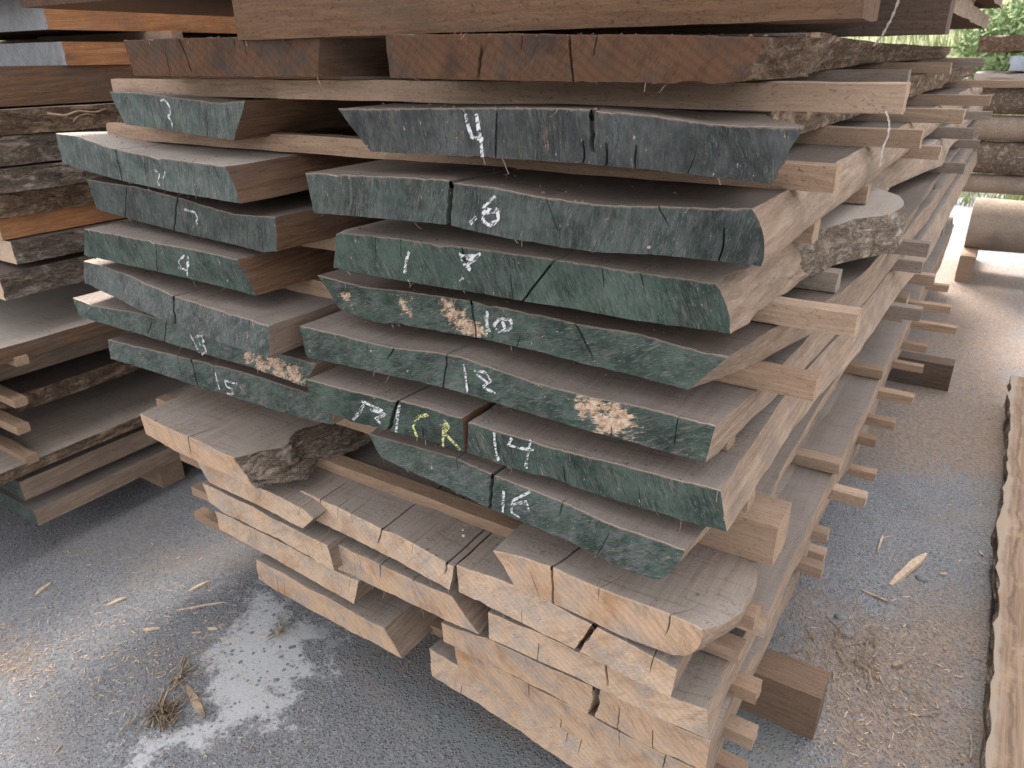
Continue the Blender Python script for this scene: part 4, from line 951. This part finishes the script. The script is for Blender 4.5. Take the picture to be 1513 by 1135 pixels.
V, Fc = pebble_mesh(7000, .002, .008, spot)
tag(link_mesh('gravel', V, Fc, M['stone'], None, sharp=80), kind='stuff')
V = []; Fc = []
def spl(V, Fc, x, y, L, w, h, a, z=None, rs=rg):
    z = GZ(x, y)+.001 if z is None else z; b = len(V); ca, sa = math.cos(a), math.sin(a); n = 5
    for i in range(n+1):
        t = i/n-.5; ww = w*(1-abs(2*t)**3*.7)*rs.uniform(.75, 1.2); cx, cy = x+L*t*ca, y+L*t*sa; zz_ = z+h*.25*math.sin(t*5+a)
        for (q, hh) in ((-1, 0), (1, 0), (.8, 1), (-.8, 1)): V.append((cx-sa*q*ww/2, cy+ca*q*ww/2, zz_+hh*h*rs.uniform(.7, 1.1)))
        if i:
            o_ = b+4*i-4
            for q in range(4): Fc.append((o_+q, o_+(q+1) % 4, o_+4+(q+1) % 4, o_+4+q))
    Fc.append((b, b+3, b+2, b+1)); e = b+4*n; Fc.append((e, e+1, e+2, e+3))
for _ in range(1000):
    r = rg.random()
    if r < .15: p = onz(rg.gauss(30, 50), rg.gauss(985, 30), 0)
    elif r < .5: p = onz(rg.gauss(200, 90), rg.gauss(960, 60), 0)
    elif r < .72: p = onz(rg.gauss(1280, 60), rg.gauss(1020, 70), 0)
    elif r < .86: p = onz(rg.uniform(1180, 1460), rg.uniform(480, 1100), 0)
    else: p = onz(rg.uniform(0, 480), rg.uniform(800, 1135), 0)
    if p[2] > .5 or p[1] > 6 or p[1] < .2: continue
    spl(V, Fc, p[0], p[1], rg.uniform(.004, .010)+.022*rg.random()**4, rg.uniform(.0012, .004), rg.uniform(.0008, .002), rg.uniform(0, 6.28))
tag(link_mesh('wood_litter', V, Fc, M['chip'], None), kind='stuff')
chips = [(64, 870, 150, 0), (62, 872, 0, 0)]
CH = [((52, 880), (75, 862), .012, 'tan wood splinter on the asphalt near the left stack'), ((157, 896), (187, 884), .012, 'ragged pale splinter left of the long thin sliver'), ((278, 876), (310, 860), .012, 'thick tan splinter lying above the long thin sliver'),
      ((260, 903), (332, 891), .007, 'long thin sliver of wood on the asphalt'), ((307, 930), (322, 932), .010, 'short pale chip at the edge of the concrete patch'), ((212, 932), (238, 930), .010, 'flat orange chip left of the concrete patch'),
      ((1315, 866), (1368, 820), .028, 'large torn splinter of pale wood on the right-hand ground'), ((1297, 815), (1304, 792), .008, 'thin upright-lying splinter left of the large torn one'), ((1272, 873), (1313, 892), .010, 'narrow bark splinter below the large torn one'),
      ((1318, 985), (1334, 983), .02, 'orange brown bark flake on the right-hand ground'), ((1388, 848), (1399, 850), .012, 'small tan chip beside the dark stone'), ((1300, 796), (1322, 792), .005, 'tiny pale sliver above the large torn splinter'),
      ((276, 1015), (302, 1060), .022, 'curled brown bark strip beside the dry grass'), ((1447, 815), (1452, 822), .01, 'pale chip near the live-edge slab')]
for i, (a, b, w, lab) in enumerate(CH):
    A, B_ = onz(*a, 0), onz(*b, 0); L = np.linalg.norm(A-B_); V = []; Fc = []; c = (A+B_)/2
    spl(V, Fc, c[0], c[1], L, w, min(.012, w*.5), math.atan2(B_[1]-A[1], B_[0]-A[0]), rs=random.Random(i))
    tag(link_mesh('wood_chip', V, Fc, M['straw' if i in (8, 9, 12) else 'chip'], None, (c[0], c[1], 0)), lab, 'wood chip', 'wood chips on the ground')
STN = [((1363, 855), .018, 'dark rounded stone beside the large torn splinter'), ((1242, 913), .015, 'flat grey stone at the foot of the stack on the right'), ((120, 995), .008, 'small dark pebble on the left asphalt'), ((599, 997), .007, 'small white pebble under the lowest raw slab')]
for i, (p, r, lab) in enumerate(STN):
    c = onz(*p, 0); V = []; Fc = []
    for a in range(7):
        for b in range(12):
            t, q = a/6*math.pi*.5, b/12*2*math.pi; k_ = 1+.2*nz(math.cos(q)*2, math.sin(q)*2, a+i*5.0)
            V.append((c[0]+1.3*r*k_*math.cos(q)*math.cos(t), c[1]+r*k_*math.sin(q)*math.cos(t), GZ(c[0], c[1])-.002+r*.7*k_*math.sin(t)))
    for a in range(6):
        for b in range(12): Fc.append((a*12+b, a*12+(b+1) % 12, (a+1)*12+(b+1) % 12, (a+1)*12+b))
    tag(link_mesh('stone', V, Fc, M['stone'], None, (c[0], c[1], 0), sharp=80), lab, 'stone', 'loose stones')
# dry grass tufts
def tuft(px, py, n, spread, L, label, seed):
    rb = random.Random(seed); c = onz(px, py, 0); V = []; Fc = []
    for _ in range(n):
        a = rb.uniform(0, 6.28); r = abs(rb.gauss(0, spread)); x, y = c[0]+r*math.cos(a), c[1]+r*math.sin(a)
        d = rb.uniform(0, 6.28); l = rb.uniform(.4, 1)*L
        strand(V, Fc, (x, y, GZ(x, y)+rb.uniform(.002, .018)), (l*math.cos(d), l*math.sin(d), rb.uniform(-.006, .008)), rb.uniform(.0009, .0026), rb, 6, .22)
    o = link_mesh('dry_grass_tuft' if spread < .09 else 'straw_litter', V, Fc, M['straw'], None, (c[0], c[1], 0))
    tag(o, label, 'dry grass', 'dry tufts') if spread < .09 else tag(o, kind='stuff')
tuft(242, 1058, 150, .032, .055, 'matted dry grass tuft at the corner of the concrete patch', 1); tuft(268, 1000, 40, .02, .06, 'thin wisp of straw above the matted grass tuft', 2)
tuft(415, 938, 26, .018, .05, 'small straw wisp on the concrete patch', 3); tuft(1265, 975, 70, .17, .09, 'scattered brown straw beside the ground beam', 4)
# twine and fibres hanging at the right
def hang(P3, w, label, seed):
    rb = random.Random(seed); V = []; Fc = []; q = interp_poly(np.array(P3), np.linspace(0, 1, 26)); n = 6
    for i, p in enumerate(q):
        for a in range(n):
            t = a/n*6.283+i*.9; r = w*(1+.25*math.sin(i*1.7))*rb.uniform(.7, 1.2)
            V.append((p[0]+r*math.cos(t)+.0015*nz(i*.6, seed), p[1]+.3*r, p[2]+r*math.sin(t)*.6+r*math.sin(t)*.4))
        if i:
            for a in range(n): Fc.append(((i-1)*n+a, (i-1)*n+(a+1) % n, i*n+(a+1) % n, i*n+a))
    c = tuple(q[-1]); tag(link_mesh('twine', V, Fc, M['twine'], None, c), label, 'twine', 'loose twine')
ya = 1.6
hang([ony(1334, -30, ya), ony(1328, 0, ya), ony(1316, 30, ya), ony(1302, 55, ya), ony(1291, 68, ya)], .0022, 'frayed strand of pale twine hanging before the dark beam end', 1)
ya = 1.06
hang([ony(1309, 165, ya), ony(1314, 180, ya), ony(1313, 198, ya), ony(1305, 218, ya), ony(1300, 245, ya)], .0011, 'thin twine hanging from the front stick below the brown slab', 2)
# twigs on the left stack
def twig(pts, w, label, seed):
    V = []; Fc = []; q = interp_poly(np.array([onx(*p, -2.455) for p in pts]), np.linspace(0, 1, 16))
    for i, p in enumerate(q):
        for a in range(5):
            t = a*1.2566; r = w*(1.1-.7*i/15); V.append((p[0]+r*math.cos(t), p[1], p[2]+r*math.sin(t)))
        if i:
            for a in range(5): Fc.append(((i-1)*5+a, (i-1)*5+(a+1) % 5, i*5+(a+1) % 5, i*5+a))
    tag(link_mesh('twig', V, Fc, M['straw'], None, tuple(q[0])), label, 'twig', 'dry twigs')
twig([(70, 168), (95, 171), (115, 164), (140, 166), (157, 161)], .004, 'long dry twig against the dark bark of the left stack', 1)
twig([(108, 180), (115, 172), (128, 168), (140, 170)], .003, 'short forked dry twig below the long one', 2)
# screw heads on the checked slab
for i, (px, py) in enumerate(((685, 792), (684, 784))):
    c = onz(px, py, P['B']+.0665); V = []; Fc = []; r = .0042-.001*i
    for a in range(10): V.append((c[0]+r*math.cos(a*.628), c[1]+r*math.sin(a*.628), c[2]))
    for a in range(10): V.append((c[0]+r*.7*math.cos(a*.628), c[1]+r*.7*math.sin(a*.628), c[2]+.003))
    Fc = [(a, (a+1) % 10, 10+(a+1) % 10, 10+a) for a in range(10)]+[tuple(range(10, 20))]
    tag(link_mesh('screw', V, Fc, M['metal'], None, tuple(c)), ['shiny screw head on the checked raw slab', 'smaller screw head behind the other one'][i], 'screw', 'screws')
